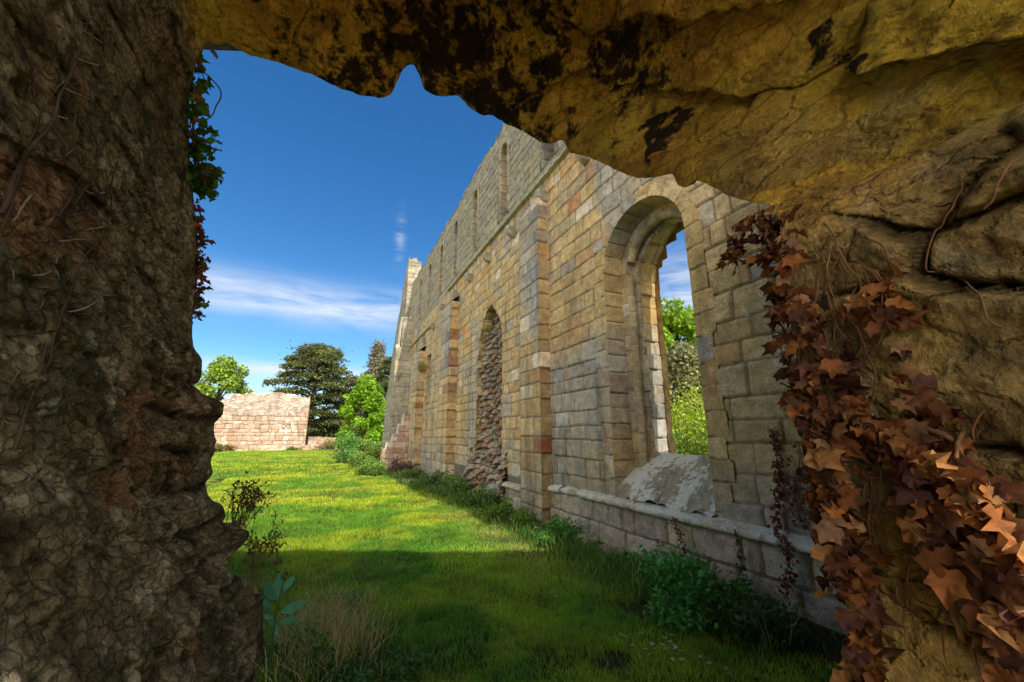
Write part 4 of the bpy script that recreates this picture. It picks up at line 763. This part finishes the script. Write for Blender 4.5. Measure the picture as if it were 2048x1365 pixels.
PP, NN = leaf_sc(0, boxes); n = len(PP); pal = np.array([[.33, .115, .03], [.42, .19, .06], [.20, .07, .03], [.44, .23, .10], [.12, .045, .03], [.30, .15, .08]])
cc = pal[rng.choice(6, n, p=[.28, .17, .22, .07, .18, .08])] * rng.uniform(.65, 1.3, (n, 1)); lv = Bag(); sz = rng.uniform(.024, .05, n) * np.where(rng.uniform(0, 1, n) < .09, 1.4, 1) * np.where(PP[:, 2] < 1.45, 1.2, 1.)
lv.add(*leaves(PP, sz, cc, 'ivy', NN, 1.2, 1.0)); lv.build('leaves', M_dry, ivy)
# sprays that hang into the opening, free of the rock
PS = []
for (pts, k) in (([(1540, 430, 1.42), (1500, 440, 1.45), (1470, 490, 1.47), (1460, 530, 1.47)], 34), ([(1545, 500, 1.4), (1510, 520, 1.42), (1495, 515, 1.44)], 22), ([(1570, 570, 1.35), (1545, 640, 1.34), (1560, 700, 1.32)], 24), ([(1600, 720, 1.3), (1590, 780, 1.3), (1620, 850, 1.29)], 50), ([(1625, 900, 1.28), (1650, 1000, 1.27), (1680, 1110, 1.27), (1700, 1200, 1.27)], 60), ([(1540, 420, 1.44), (1555, 520, 1.4), (1580, 620, 1.36)], 60)):
    q = np.array([at_d(*v) for v in pts]); L_ = arclen(q); t = rng.uniform(0, L_[-1], k); PS.append(np.stack([np.interp(t, L_, q[:, j]) for j in range(3)], 1) + rng.normal(0, .016, (k, 3)))
PS = np.concatenate(PS); n = len(PS); cc = pal[rng.choice(6, n, p=[.3, .1, .3, .02, .23, .05])] * rng.uniform(.7, 1.2, (n, 1)); lv = Bag(); lv.add(*leaves(PS, rng.uniform(.025, .05, n), cc, 'ivy', None, 1., 1.)); lv.build('hanging_leaves', M_dry, ivy)
def vine(bag, pts, r0, r1, col, lift=.008, seed=0, n=6):
    Q = []
    for i in range(len(pts) - 1):
        a, b_ = np.array(pts[i], float), np.array(pts[i + 1], float); m = max(2, int(np.linalg.norm(b_ - a) / 9))
        for k in range(m):
            c = a + (b_ - a) * k / m; s_ = 5; w = np.array([fbm(c[0] / 40, c[1] / 40, None, 2, seed), fbm(c[0] / 40 + 50, c[1] / 40, None, 2, seed)]); c = c + w * s_ * 2
            h_ = hit(c[0], c[1], 4.5)
            if h_ is not None: Q.append(h_[0] + h_[1] * lift)
    if len(Q) < 4: return
    Q = gsm(np.array(Q), 1.2); tube(bag, Q, r0, r1, col, n, 1 if len(Q) > 2 else 2)
def tube1(bag, Q, r0, r1, col): tube(bag, Q, r0, r1, col, 6, 4)
sb = Bag(); BR = (.26, .13, .06)
for k, pts in enumerate([[(1860, 840), (1930, 880), (1960, 930), (1990, 970), (2040, 1030)], [(1945, 1010), (1900, 920), (1880, 860), (1835, 770), (1840, 700)], [(1985, 820), (1960, 870), (1955, 900)], [(1830, 1030), (1870, 1100), (1900, 1180), (1930, 1260), (1960, 1365)], [(1850, 1050), (1885, 1130), (1915, 1200), (1950, 1300), (1965, 1365)], [(1820, 1100), (1870, 1120), (1900, 1180)], [(1785, 560), (1795, 620), (1760, 700), (1730, 730)], [(1920, 350), (1910, 430), (1850, 480), (1835, 550), (1920, 570), (1970, 620), (2020, 670)],
    [(1715, 560), (1735, 620), (1730, 700)], [(1640, 600), (1650, 660), (1645, 700), (1660, 730)], [(1650, 780), (1700, 870), (1720, 900)], [(2040, 320), (1990, 400), (1950, 420)], [(1740, 1365), (1730, 1250), (1715, 1150), (1690, 1050)], [(1750, 1365), (1742, 1280), (1725, 1180)], [(1760, 900), (1750, 980), (1740, 1060), (1770, 1130)], [(2000, 1100), (2010, 1200), (2040, 1290)], [(1620, 560), (1610, 640), (1640, 760)], [(1900, 1180), (1990, 1150), (2048, 1200)]]): vine(sb, pts, {0: .006, 3: .006, 4: .005, 7: .0022}.get(k, .0028), .0018, np.array(BR) * rng.uniform(.6, 1.2), {0: .05, 3: .03, 4: .03}.get(k, .012), k)
for k in range(70):
    x0 = rng.uniform(1560, 1760); y0 = rng.uniform(450, 1200); x0 += (y0 > 850) * rng.uniform(0, 260); vine(sb, [(x0, y0), (x0 + rng.uniform(-30, 50), y0 + 60), (x0 + rng.uniform(-30, 80), y0 + rng.uniform(100, 170))], .0025, .001, np.array(BR) * rng.uniform(.6, 1.3), .02, 40 + k, 5)
for pts in ([(1545, 430, 1.45), (1510, 435, 1.45), (1475, 480, 1.47), (1465, 530, 1.47)], [(1550, 500, 1.4), (1520, 520, 1.42), (1490, 515, 1.44)], [(1560, 640, 1.33), (1540, 650, 1.33), (1550, 690, 1.32)]): tube1(sb, [at_d(*q) for q in pts], .003, .0015, (.2, .08, .04))
sb.build('stems', M_bark, ivy)
# bare creeper on the left jamb
cr_ = empty('bare_creeper', tuple(at_d(200, 500, 2.0)), 'bare brown creeper stems climbing the dark left jamb', 'creeper'); sb = Bag(); LC = (.11, .075, .05)
for k, pts in enumerate([[(-5, 430), (30, 330), (85, 270), (130, 160), (165, 60), (195, -5)], [(0, 460), (20, 380), (50, 300), (90, 190)], [(100, 460), (150, 400), (185, 330), (220, 220), (270, 140)], [(110, 440), (170, 330)], [(60, 790), (100, 700), (130, 600), (170, 520), (215, 440)], [(250, 560), (265, 470), (290, 370), (315, 310)], [(20, 900), (50, 800), (90, 680)], [(330, 590), (300, 570), (260, 540), (225, 520)], [(160, 330), (140, 260), (150, 200)], [(80, 230), (60, 170), (45, 120)], [(240, 340), (250, 400), (235, 440)], [(120, 700), (110, 640), (105, 590)], [(220, 420), (215, 360), (240, 300)]]): vine(sb, pts, (.007, .005, .005, .0045, .0045, .004, .0045, .003, .003, .003, .0025, .0025, .0025)[k], .002, np.array(LC) * rng.uniform(.6, 1.1), .008, k)
for k, pts in enumerate([[(160, 380), (190, 385), (220, 378)], [(180, 340), (215, 342), (245, 332)], [(95, 225), (140, 235)], [(140, 110), (180, 128), (200, 126)], [(60, 390), (30, 430), (0, 445)], [(105, 480), (150, 484), (175, 478)], [(120, 10), (160, 60), (215, 82)], [(130, 620), (180, 610), (215, 600)], [(230, 650), (270, 640)], [(160, 460), (200, 455), (225, 440)], [(180, 600), (240, 590)], [(255, 300), (290, 285)], [(60, 545), (110, 540)], [(290, 480), (320, 470)], [(110, 170), (160, 190), (190, 200)]]): vine(sb, pts, .0032, .0018, (.34, .28, .2), .012, 60 + k, 5)
for k in range(60):
    x0, y0 = rng.uniform(0, 370), rng.uniform(20, 1000); a = rng.uniform(-.6, .6) + (1.6 if rng.uniform() < .3 else 0); l_ = rng.uniform(25, 60); vine(sb, [(x0, y0), (x0 + l_ * .6 * math.cos(a), y0 + l_ * .6 * math.sin(a) + rng.uniform(-6, 6)), (x0 + l_ * math.cos(a), y0 + l_ * math.sin(a))], .002, .001, np.array((.25, .2, .14)) * rng.uniform(.6, 1.2), .008, 90 + k, 5)
sb.build('stems', M_bark, cr_)
# green ivy on the lip of the left jamb
gi = empty('green_ivy', tuple(at_d(390, 250, 2.7)), 'green ivy with a looping tendril on the upper edge of left jamb', 'ivy plant'); sb = Bag(); Pq = []
for (pts, k, w) in (([(380, 70, 2.47), (382, 150, 2.52), (390, 230, 2.62), (385, 320, 2.72)], 130, .028), ([(385, 330, 2.7), (405, 350, 2.72), (428, 340, 2.72)], 60, .028), ([(385, 300, 2.7), (415, 300, 2.7)], 26, .03), ([(390, 360, 2.76), (420, 380, 2.76)], 30, .025)):
    q = np.array([at_d(*v) for v in pts]); L_ = arclen(q); t = rng.uniform(0, L_[-1], k); Pq.append(np.stack([np.interp(t, L_, q[:, j]) for j in range(3)], 1) + rng.normal(0, w, (k, 3)))
Pq = np.concatenate(Pq); n = len(Pq); cc = jitcol((.10, .22, .03), n); r_ = rng.uniform(0, 1, n) < .12; cc[r_] = (.3, .12, .05); lv = Bag(); lv.add(*leaves(Pq, rng.uniform(.035, .07, n), cc, 'ivy', None, 1., .8)); lv.build('leaves', M_leaf, gi)
tube1(sb, [at_d(*q) for q in ((395, 135, 2.5), (415, 150, 2.5), (444, 180, 2.5), (442, 200, 2.5), (428, 215, 2.5), (430, 230, 2.5), (405, 244, 2.52))], .004, .003, (.12, .08, .06))
tube1(sb, [at_d(*q) for q in ((395, 140, 2.5), (408, 150, 2.5), (410, 168, 2.5), (400, 180, 2.5))], .003, .002, (.15, .08, .06)); tube1(sb, [at_d(*q) for q in ((380, 70, 2.5), (384, 160, 2.55), (386, 260, 2.65), (392, 360, 2.75))], .008, .006, (.15, .1, .07)); sb.build('stems', M_bark, gi)
bi = empty('russet_ivy', tuple(at_d(398, 520, 2.95)), 'small russet ivy fringe with a few green leaves lower on the left edge', 'ivy plant'); Pq = []
q = np.array([at_d(*v) for v in ((383, 410, 2.84), (394, 480, 2.9), (398, 540, 2.92), (394, 600, 2.96), (384, 640, 3.0))]); L_ = arclen(q); t = rng.uniform(0, L_[-1], 170); Pq = np.stack([np.interp(t, L_, q[:, j]) for j in range(3)], 1) + rng.normal(0, .016, (170, 3)) + np.array([.01, 0, 0])
cc = jitcol((.26, .09, .04), 170); g = rng.uniform(0, 1, 170) < .2; cc[g] = (.08, .17, .04); lv = Bag(); lv.add(*leaves(Pq, rng.uniform(.02, .045, 170), cc, 'ivy')); ex = np.array([at_d(*v) for v in ((410, 482, 2.9), (416, 538, 2.9), (404, 578, 2.94))]); lv.add(*leaves(ex, np.array([.06, .07, .05]), np.array([[.3, .1, .05], [.08, .22, .04], [.1, .2, .05]]), 'ivy')); lv.build('leaves', M_dry, bi)
# dead creepers clinging to the long wall
def wall_creeper(lines, k, label, sz=(.02, .04), col=(.20, .08, .05)):
    c0 = at_x(lines[0][0][0][0], lines[0][0][0][1], W - .03); t = empty('dead_creeper', tuple(c0), label, 'creeper', 'dead creepers on the long wall'); sb = Bag(); Q = []
    for (pts, w) in lines:
        q = np.array([at_x(a, b_, W - .03) for a, b_ in pts]); q[:, 0] -= np.where(q[:, 2] < .82, .12, 0); tube(sb, q, .006, .003, (.18, .09, .06), 5, 5, .03, k); L_ = arclen(q); n = int(k * L_[-1] * (1 + w * 12)); tt_ = rng.uniform(0, L_[-1], n); p_ = np.stack([np.interp(tt_, L_, q[:, j]) for j in range(3)], 1); p_ += rng.normal(0, 1, (n, 3)) * [.012, w, w]; p_[:, 0] -= .01; Q.append(p_)
    sb.build('stems', M_bark, t); Q = np.concatenate(Q); n = len(Q); lv = Bag(); lv.add(*leaves(Q, rng.uniform(*sz, n), jitcol(col, n, .45), 'ivy', np.tile([-1., 0, 0], (n, 1)), 1.4, .8)); lv.build('leaves', M_dry, t)
wall_creeper([([(1545, 860), (1560, 920), (1555, 1000), (1570, 1060)], .02), ([(1600, 920), (1590, 1000), (1600, 1040)], .075), ([(1590, 1070), (1600, 1120), (1590, 1180)], .03)], 150, 'thick dark red dead creeper near the right pier, crossing the plinth')
wall_creeper([([(1360, 1035), (1380, 1070), (1385, 1110)], .03)], 120, 'thin dead creeper hanging under the window sill', (.02, .03)); wall_creeper([([(1490, 1060), (1500, 1110), (1508, 1160)], .02)], 110, 'narrow dead creeper strand between sill and thick creeper', (.02, .03), (.14, .10, .05))
# ================================================================== plants at the foot of the left jamb
def stalk_plant(name, px, py, d, hpx, k, label, col, head, spread=.06):
    p0 = at_d(px, py, d); t = empty(name, tuple(p0), label, 'plant'); sb = Bag(); hb = Bag()
    for i in range(k):
        e = at_d(px + hpx[0] + rng.normal(0, hpx[2]), py + hpx[1] + rng.normal(0, hpx[3]), d + rng.normal(0, .06)); m = (p0 + e) / 2 + rng.normal(0, .02, 3); b0 = p0 + rng.normal(0, spread, 3) * [1, 1, 0]; tube(sb, [b0, m, e], .0028, .0012, col, 5, 4)
        for j in range(4):
            s_ = m + (e - m) * rng.uniform(.1, .9); e2 = s_ + rng.normal(0, .03, 3) + [0, 0, .03]; tube(sb, [s_, e2], .0014, .001, col, 4, 2)
            hb.add(*leaves(np.array([e2] * 4), rng.uniform(.012, .022, 4), jitcol(head, 4), 'oval'))
        hb.add(*leaves(e + rng.normal(0, .012, (9, 3)), rng.uniform(.012, .024, 9), jitcol(head, 9), 'oval'))
    sb.build('stems', M_bark, t); hb.build('foliage', M_dry, t); return t  # the foliage part is seed heads and buds made of leaf shapes
stalk_plant('dry_flower_plant', 470, 1060, 3.25, (28, -62, 18, 16), 26, 'dry branching plant with dense dark seed head above the ledge', (.16, .13, .05), (.10, .05, .03), .03)
stalk_plant('seed_stalk_plant', 500, 1180, 3.3, (28, -95, 22, 28), 26, 'tall thin green and brown stalks with small seed buds beside ledge', (.17, .16, .05), (.13, .09, .03), .04)
# broad-leaved plant
p0 = at_g(545, 1290) ; p0 = at_d(545, 1290, 3.45); t = empty('broad_leaf_plant', (p0[0], p0[1], p0[2]), 'blue green broad leaved plant at the foot of the left jamb', 'plant'); sb = Bag(); lb = Bag()
tips = [(590, 1150, 566, 1185), (530, 1160, 555, 1200), (515, 1190, 545, 1215), (620, 1200, 560, 1225), (560, 1145, 557, 1200), (520, 1230, 548, 1235), (600, 1235, 555, 1245), (580, 1165, 560, 1195), (560, 1275, 550, 1250), (535, 1215, 549, 1255)]
for (tx, ty, bx_, by) in tips:
    a = at_d(bx_, by, 3.45); e = at_d(tx, ty, 3.45 + rng.uniform(-.12, .08)); d = e - a; l_ = np.linalg.norm(d); d /= l_; s_ = np.cross(d, [0.3, -.8, .5]); s_ /= np.linalg.norm(s_); nn = np.cross(d, s_); u_ = np.linspace(0, 1, 9); wv = np.sin(np.pi * u_ ** .8) * l_ * .16 + .001
    Pm = np.stack([a + d * (q * l_) + nn * (.25 * l_ * (q - q * q)) for q in u_]); G = np.stack([Pm - s_ * wv[:, None] + nn * .008, Pm, Pm + s_ * wv[:, None] + nn * .008], 1); lb.grid(G, np.tile(np.array([.10, .30, .15, 0]) * rng.uniform(.7, 1.4), (9, 3, 1)))
tube(sb, [p0 - [0, 0, .2], at_d(548, 1250, 3.45), at_d(562, 1180, 3.45), at_d(566, 1165, 3.45)], .008, .004, (.08, .16, .05)); sb.build('stems', M_leaf, t); lb.build('leaves', M_leaf, t)
# dry straw grass and low weeds there
t = empty('dry_grass_tuft', (.22, 3.75, float(gz(.22, 3.75))), 'tuft of tangled dry straw grass beside the left jamb', 'grass tuft'); n = 2600; x = rng.normal(.16, .17, n); y = rng.normal(3.85, .28, n); c = mix(V3(.62, .46, .22), V3(.25, .38, .08), (rng.uniform(0, 1, n) < .45) * 1.)
b = Bag(); b.add(*blades(x, y, rng.uniform(.10, .36, n), np.full(n, .0042), c * rng.uniform(.6, 1.2, (n, 1)), 1.1)); b.build('blades', M_dry, t)
for (ps, r, h_, n, s_, c, lb) in [((-.02, 3.6), .22, .22, 700, .035, (.05, .12, .03), 'low dark weeds at the base of the left jamb'), ((.35, 3.3), .28, .16, 700, .035, (.04, .10, .025), 'dark ferny weeds in front of the straw tuft'), ((.62, 3.1), .25, .10, 450, .035, (.05, .12, .03), 'low weeds at the lower left edge of the lawn'), ((.25, 4.4), .22, .22, 600, .04, (.08, .17, .04), 'green leafy weeds behind the straw tuft')]: shrub('weed_clump', ps, r, h_, n, s_, c, lb, 'plant', lumps=7)
# yellow-leaved plant growing out of the far wall
yp = empty('wall_plant', (3.45, 17.0, 4.35), 'yellow flowered plant growing out of the broken far wall', 'plant'); q = cluster(np.array([3.5, 17.0, 4.4]), np.array([.2, .28, .2]), 260, .2); lb = Bag(); lb.add(*leaves(q, rng.uniform(.05, .1, 260), jitcol((.35, .28, .03), 260), 'oval')); lb.build('foliage', M_leaf, yp)
yb = empty('yellow_wallflower', (3.45, 9.3, .3), 'small yellow flowers at the foot of the rubble niche', 'flower'); q = rng.normal(0, 1, (60, 3)) * [.12, .5, .16] + [3.45, 9.3, .65]; lb = Bag(); lb.add(*leaves(q, rng.uniform(.02, .04, 60), jitcol((.6, .4, .02), 60, .2), 'diamond')); lb.build('foliage', M_leaf, yb)  # the foliage part is loose yellow petals, no leaves
# ---- daisies
r2 = np.random.default_rng(5); dpx = [(1325, 1292), (1332, 1300), (1345, 1290), (1350, 1296), (1362, 1305), (1355, 1312), (1340, 1285), (1310, 1300), (1305, 1290), (1318, 1322), (1345, 1322), (1364, 1322), (1402, 1317), (1418, 1329), (1454, 1341), (1460, 1352), (1265, 1290), (1275, 1265), (1283, 1262), (1290, 1300), (1330, 1275), (1344, 1268), (1400, 1315), (1300, 1312), (1106, 1182), (1112, 1190), (1250, 1270), (1350, 1300), (1337, 1310), (1242, 1268)]
DZ = []
th = np.linspace(0, 2 * math.pi, 13)[:-1]; pv = [[0, 0, .002]]; pf = []
for a in th:
    i = len(pv); pv += [[.003 * math.cos(a - .2), .003 * math.sin(a - .2), .001], [.011 * math.cos(a - .14), .011 * math.sin(a - .14), .002], [.011 * math.cos(a + .14), .011 * math.sin(a + .14), .002], [.003 * math.cos(a + .2), .003 * math.sin(a + .2), .001]]; pf.append([i, i + 1, i + 2, i + 3])
me_p = None
for k, (a, b_) in enumerate(dpx):
    p = at_g(a, b_, .05); z0 = float(gz(p[0], p[1])) + .045; s_ = r2.uniform(.85, 1.25)
    if me_p is None:
        t = empty('daisy', (p[0], p[1], z0), 'tiny white daisy standing in the shaded grass', 'flower', 'daisies in the shaded grass')
        o1 = mesh_obj('petals', np.array(pv) + np.array([p[0], p[1], z0]), [np.array(pf)], M_leaf, t, np.tile([.8, .8, .78], (len(pv), 1)))
        hv = [[.0035 * math.cos(q), .0035 * math.sin(q), .002] for q in th] + [[0, 0, .005]]; o2 = mesh_obj('flower_centre', np.array(hv) + np.array([p[0], p[1], z0]), [np.array([[i, (i + 1) % 12, 12] for i in range(12)])], M_leaf, t, np.tile([.7, .5, .03], (13, 1)))
        sb = Bag(); tube(sb, [[p[0], p[1], z0], [p[0], p[1], z0 - .05]], .001, .001, (.1, .2, .03), 4, 2); o3 = sb.build('stem', M_leaf, t); me_p = t; kids = (o1, o2, o3)
    else:
        t = me_p.copy(); C.objects.link(t); t.location = (p[0], p[1], z0)
        for q in kids: q2 = q.copy(); C.objects.link(q2); q2.parent = t
    t.rotation_euler = (r2.uniform(-.5, .1), r2.uniform(-.4, .4), r2.uniform(0, 6)); t.scale = (s_ * 1.5, s_ * 1.5, s_ * 1.5)
# ---- loose stones at the wall foot
def stone(x, y, z, s, label, col=(.34, .29, .22), seed=0):
    u_, v_ = np.meshgrid(np.linspace(0, 2 * math.pi, 25), np.linspace(-math.pi / 2, math.pi / 2, 14), indexing='ij'); d = np.stack([np.cos(u_) * np.cos(v_), np.sin(u_) * np.cos(v_), np.sin(v_)], -1); d = np.sign(d) * np.abs(d) ** .6
    d = d * (1 + .22 * fbm(d[..., 0] * 1.4 + seed, d[..., 1] * 1.4, d[..., 2] * 1.4, 3, seed))[..., None]; b = Bag(); b.grid(np.array([x, y, z]) + d * np.array(s), np.tile(np.append(np.array(col), .1), u_.shape + (1,))); o = b.build('loose_stone', M_wall); tag(o, label, 'stone'); return o
stone(3.62, 5.35, .08, (.13, .2, .09), 'flat pale stone behind the shade-edge clump', seed=1); stone(3.58, 4.75, .06, (.14, .22, .09), 'mossy reddish stone lying at the plinth foot', (.30, .22, .17), 2); stone(2.75, 14.6, .05, (.22, .3, .07), 'pale flat stone on the lawn edge before the stub', (.5, .44, .36), 3); stone(3.6, 8.9, .35, (.14, .2, .16), 'grey block lying at the foot of the rubble niche', (.3, .29, .27), 4)
# ================================================================== camera, light, world
cd = bpy.data.cameras.new('camera'); co_ = bpy.data.objects.new('camera', cd); C.objects.link(co_); cd.sensor_fit = 'HORIZONTAL'; cd.sensor_width = 36; cd.lens = F / 2048 * 36; cd.clip_start = .02; cd.clip_end = 2000
co_.location = (0, 0, H); co_.rotation_euler = (math.pi / 2 + TH, 0, -YAW); bpy.context.scene.camera = co_
FILL_CLOUD = 7.6  # bright clouds added out of view, to fill the shade and the passage
SX, SY = .135, .86; sd = Vector((SX, -SY, 1)).normalized(); el = math.asin(sd.z); az = math.atan2(sd.x, sd.y)
ld = bpy.data.lights.new('sun', 'SUN'); ld.energy = 5.0; ld.angle = math.radians(.5); ld.color = (1, .95, .86); lo = bpy.data.objects.new('sun', ld); C.objects.link(lo); lo.rotation_euler = sd.to_track_quat('Z', 'Y').to_euler(); lo.location = (3, -20, 30)
w = bpy.data.worlds.new('World'); bpy.context.scene.world = w; w.use_nodes = True; t = w.node_tree; t.nodes.clear(); L2 = t.links.new
bg = N(t, 'ShaderNodeBackground', Strength=.17); wo = N(t, 'ShaderNodeOutputWorld'); sk = N(t, 'ShaderNodeTexSky', sky_type='NISHITA', sun_disc=False); sk.sun_elevation = el; sk.sun_rotation = az; sk.air_density = 1.; sk.dust_density = .3; sk.ozone_density = 2.
hs = N(t, 'ShaderNodeHueSaturation', Saturation=1.32, Value=1.0); L2(sk.outputs[0], hs.inputs['Color'])
tc = N(t, 'ShaderNodeTexCoord'); sp = N(t, 'ShaderNodeSeparateXYZ'); L2(tc.outputs['Generated'], sp.inputs[0])
def MT(op, a, b=None, c=None):
    n = N(t, 'ShaderNodeMath', operation=op)
    for i, v in enumerate((a, b, c)):
        if v is None: continue
        if isinstance(v, (int, float)): n.inputs[i].default_value = v
        else: L2(v, n.inputs[i])
    return n.outputs[0]
az_ = MT('ARCTAN2', sp.outputs['X'], sp.outputs['Y']); ez = MT('ARCSINE', sp.outputs['Z'])
def streak(e0, width, a0, aw, sc, thr, seed, slope=0.):
    cb = N(t, 'ShaderNodeCombineXYZ'); L2(MT('MULTIPLY', az_, sc), cb.inputs[0]); L2(MT('MULTIPLY', MT('MULTIPLY_ADD', az_, slope, ez), sc * 5), cb.inputs[1]); cb.inputs[2].default_value = seed
    no = N(t, 'ShaderNodeTexNoise', Detail=7., Roughness=.58, Distortion=.4); no.inputs['Scale'].default_value = 1.; L2(cb.outputs[0], no.inputs['Vector'])
    g = MT('DIVIDE', MT('SUBTRACT', ez, MT('MULTIPLY_ADD', az_, slope, e0)), width); g = MT('EXPONENT', MT('MULTIPLY', MT('MULTIPLY', g, g), -1.)); ga = MT('DIVIDE', MT('SUBTRACT', az_, a0), aw); ga = MT('EXPONENT', MT('MULTIPLY', MT('MULTIPLY', ga, ga), -1.))
    m = MT('MULTIPLY', g, ga); v = MT('MULTIPLY', m, MT('SUBTRACT', no.outputs['Fac'], thr)); return MT('MULTIPLY', v, 3.2)
def ae(px, py): r = ray(px, py); return math.atan2(r[0], r[1]), math.atan2(r[2], math.hypot(r[0], r[1]))
a1, e1 = ae(640, 605); a2, e2 = ae(480, 738); a3, e3 = ae(1345, 600); a4, e4 = ae(800, 480)
s1 = streak(e1 - .006, .040, a1, .36, 5., .28, 1.3); s2 = streak(e2, .018, a2 + .25, .5, 6., .30, 4.1); s3 = streak(e3, .09, a3, .35, 5., .36, 7.7); s4 = MT('MULTIPLY', MT('MAXIMUM', streak(e4, .05, a4, .012, 9., .42, 3.3), 0.), .4)
s5 = streak(.05, .06, 0., 3., 3., .30, 5.)
tot = MT('MINIMUM', MT('ADD', MT('ADD', MT('ADD', MT('MAXIMUM', s1, 0.), MT('MAXIMUM', s2, 0.)), MT('MAXIMUM', s3, 0.)), MT('ADD', MT('MAXIMUM', s4, 0.), MT('MULTIPLY', MT('MAXIMUM', s5, 0.), .6))), .85)
mx = N(t, 'ShaderNodeMix', data_type='RGBA'); L2(tot, mx.inputs[0]); tn_ = N(t, 'ShaderNodeMix', data_type='RGBA', blend_type='MULTIPLY'); tn_.inputs[0].default_value = 1.; L2(hs.outputs[0], tn_.inputs[6]); tn_.inputs[7].default_value = (.80, .97, 1.05, 1); L2(tn_.outputs[2], mx.inputs[6]); mx.inputs[7].default_value = (5.2, 5.6, 6.2, 1); cn_ = N(t, 'ShaderNodeTexNoise', Detail=6., Roughness=.6); cn_.inputs['Scale'].default_value = 2.6; L2(tc.outputs['Generated'], cn_.inputs['Vector'])
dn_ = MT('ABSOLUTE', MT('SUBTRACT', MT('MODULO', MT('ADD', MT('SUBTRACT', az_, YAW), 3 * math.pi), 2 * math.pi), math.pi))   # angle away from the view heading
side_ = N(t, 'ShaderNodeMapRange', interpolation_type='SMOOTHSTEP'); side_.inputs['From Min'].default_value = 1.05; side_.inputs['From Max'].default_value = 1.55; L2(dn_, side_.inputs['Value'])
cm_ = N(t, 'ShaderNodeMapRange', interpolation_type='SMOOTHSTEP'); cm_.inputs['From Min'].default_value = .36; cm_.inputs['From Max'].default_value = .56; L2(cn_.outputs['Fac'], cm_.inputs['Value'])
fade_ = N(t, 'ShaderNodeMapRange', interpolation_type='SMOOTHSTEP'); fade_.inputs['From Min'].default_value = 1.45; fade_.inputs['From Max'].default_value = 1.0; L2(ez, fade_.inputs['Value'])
mc_ = N(t, 'ShaderNodeMix', data_type='RGBA'); L2(MT('MULTIPLY', MT('MULTIPLY', side_.outputs[0], cm_.outputs[0]), fade_.outputs[0]), mc_.inputs[0]); L2(mx.outputs[2], mc_.inputs[6]); bb_ = N(t, 'ShaderNodeMapRange', interpolation_type='SMOOTHSTEP'); bb_.inputs['From Min'].default_value = 1.8; bb_.inputs['From Max'].default_value = 2.7; bb_.inputs['To Min'].default_value = FILL_CLOUD; bb_.inputs['To Max'].default_value = FILL_CLOUD * 2.1; L2(dn_, bb_.inputs['Value']); cc_ = N(t, 'ShaderNodeVectorMath', operation='SCALE'); cc_.inputs[0].default_value = (1.06, 1, .9); L2(bb_.outputs[0], cc_.inputs['Scale']); L2(cc_.outputs[0], mc_.inputs[7]); L2(mc_.outputs[2], bg.inputs['Color']); L2(bg.outputs[0], wo.inputs[0])  # added fill clouds, brighter still behind the camera
sc = bpy.context.scene; sc.view_settings.view_transform = 'Standard'; sc.view_settings.look = 'None'; sc.view_settings.exposure = 0; sc.cycles.max_bounces = 8; sc.cycles.diffuse_bounces = 6; sc.cycles.use_denoising = True
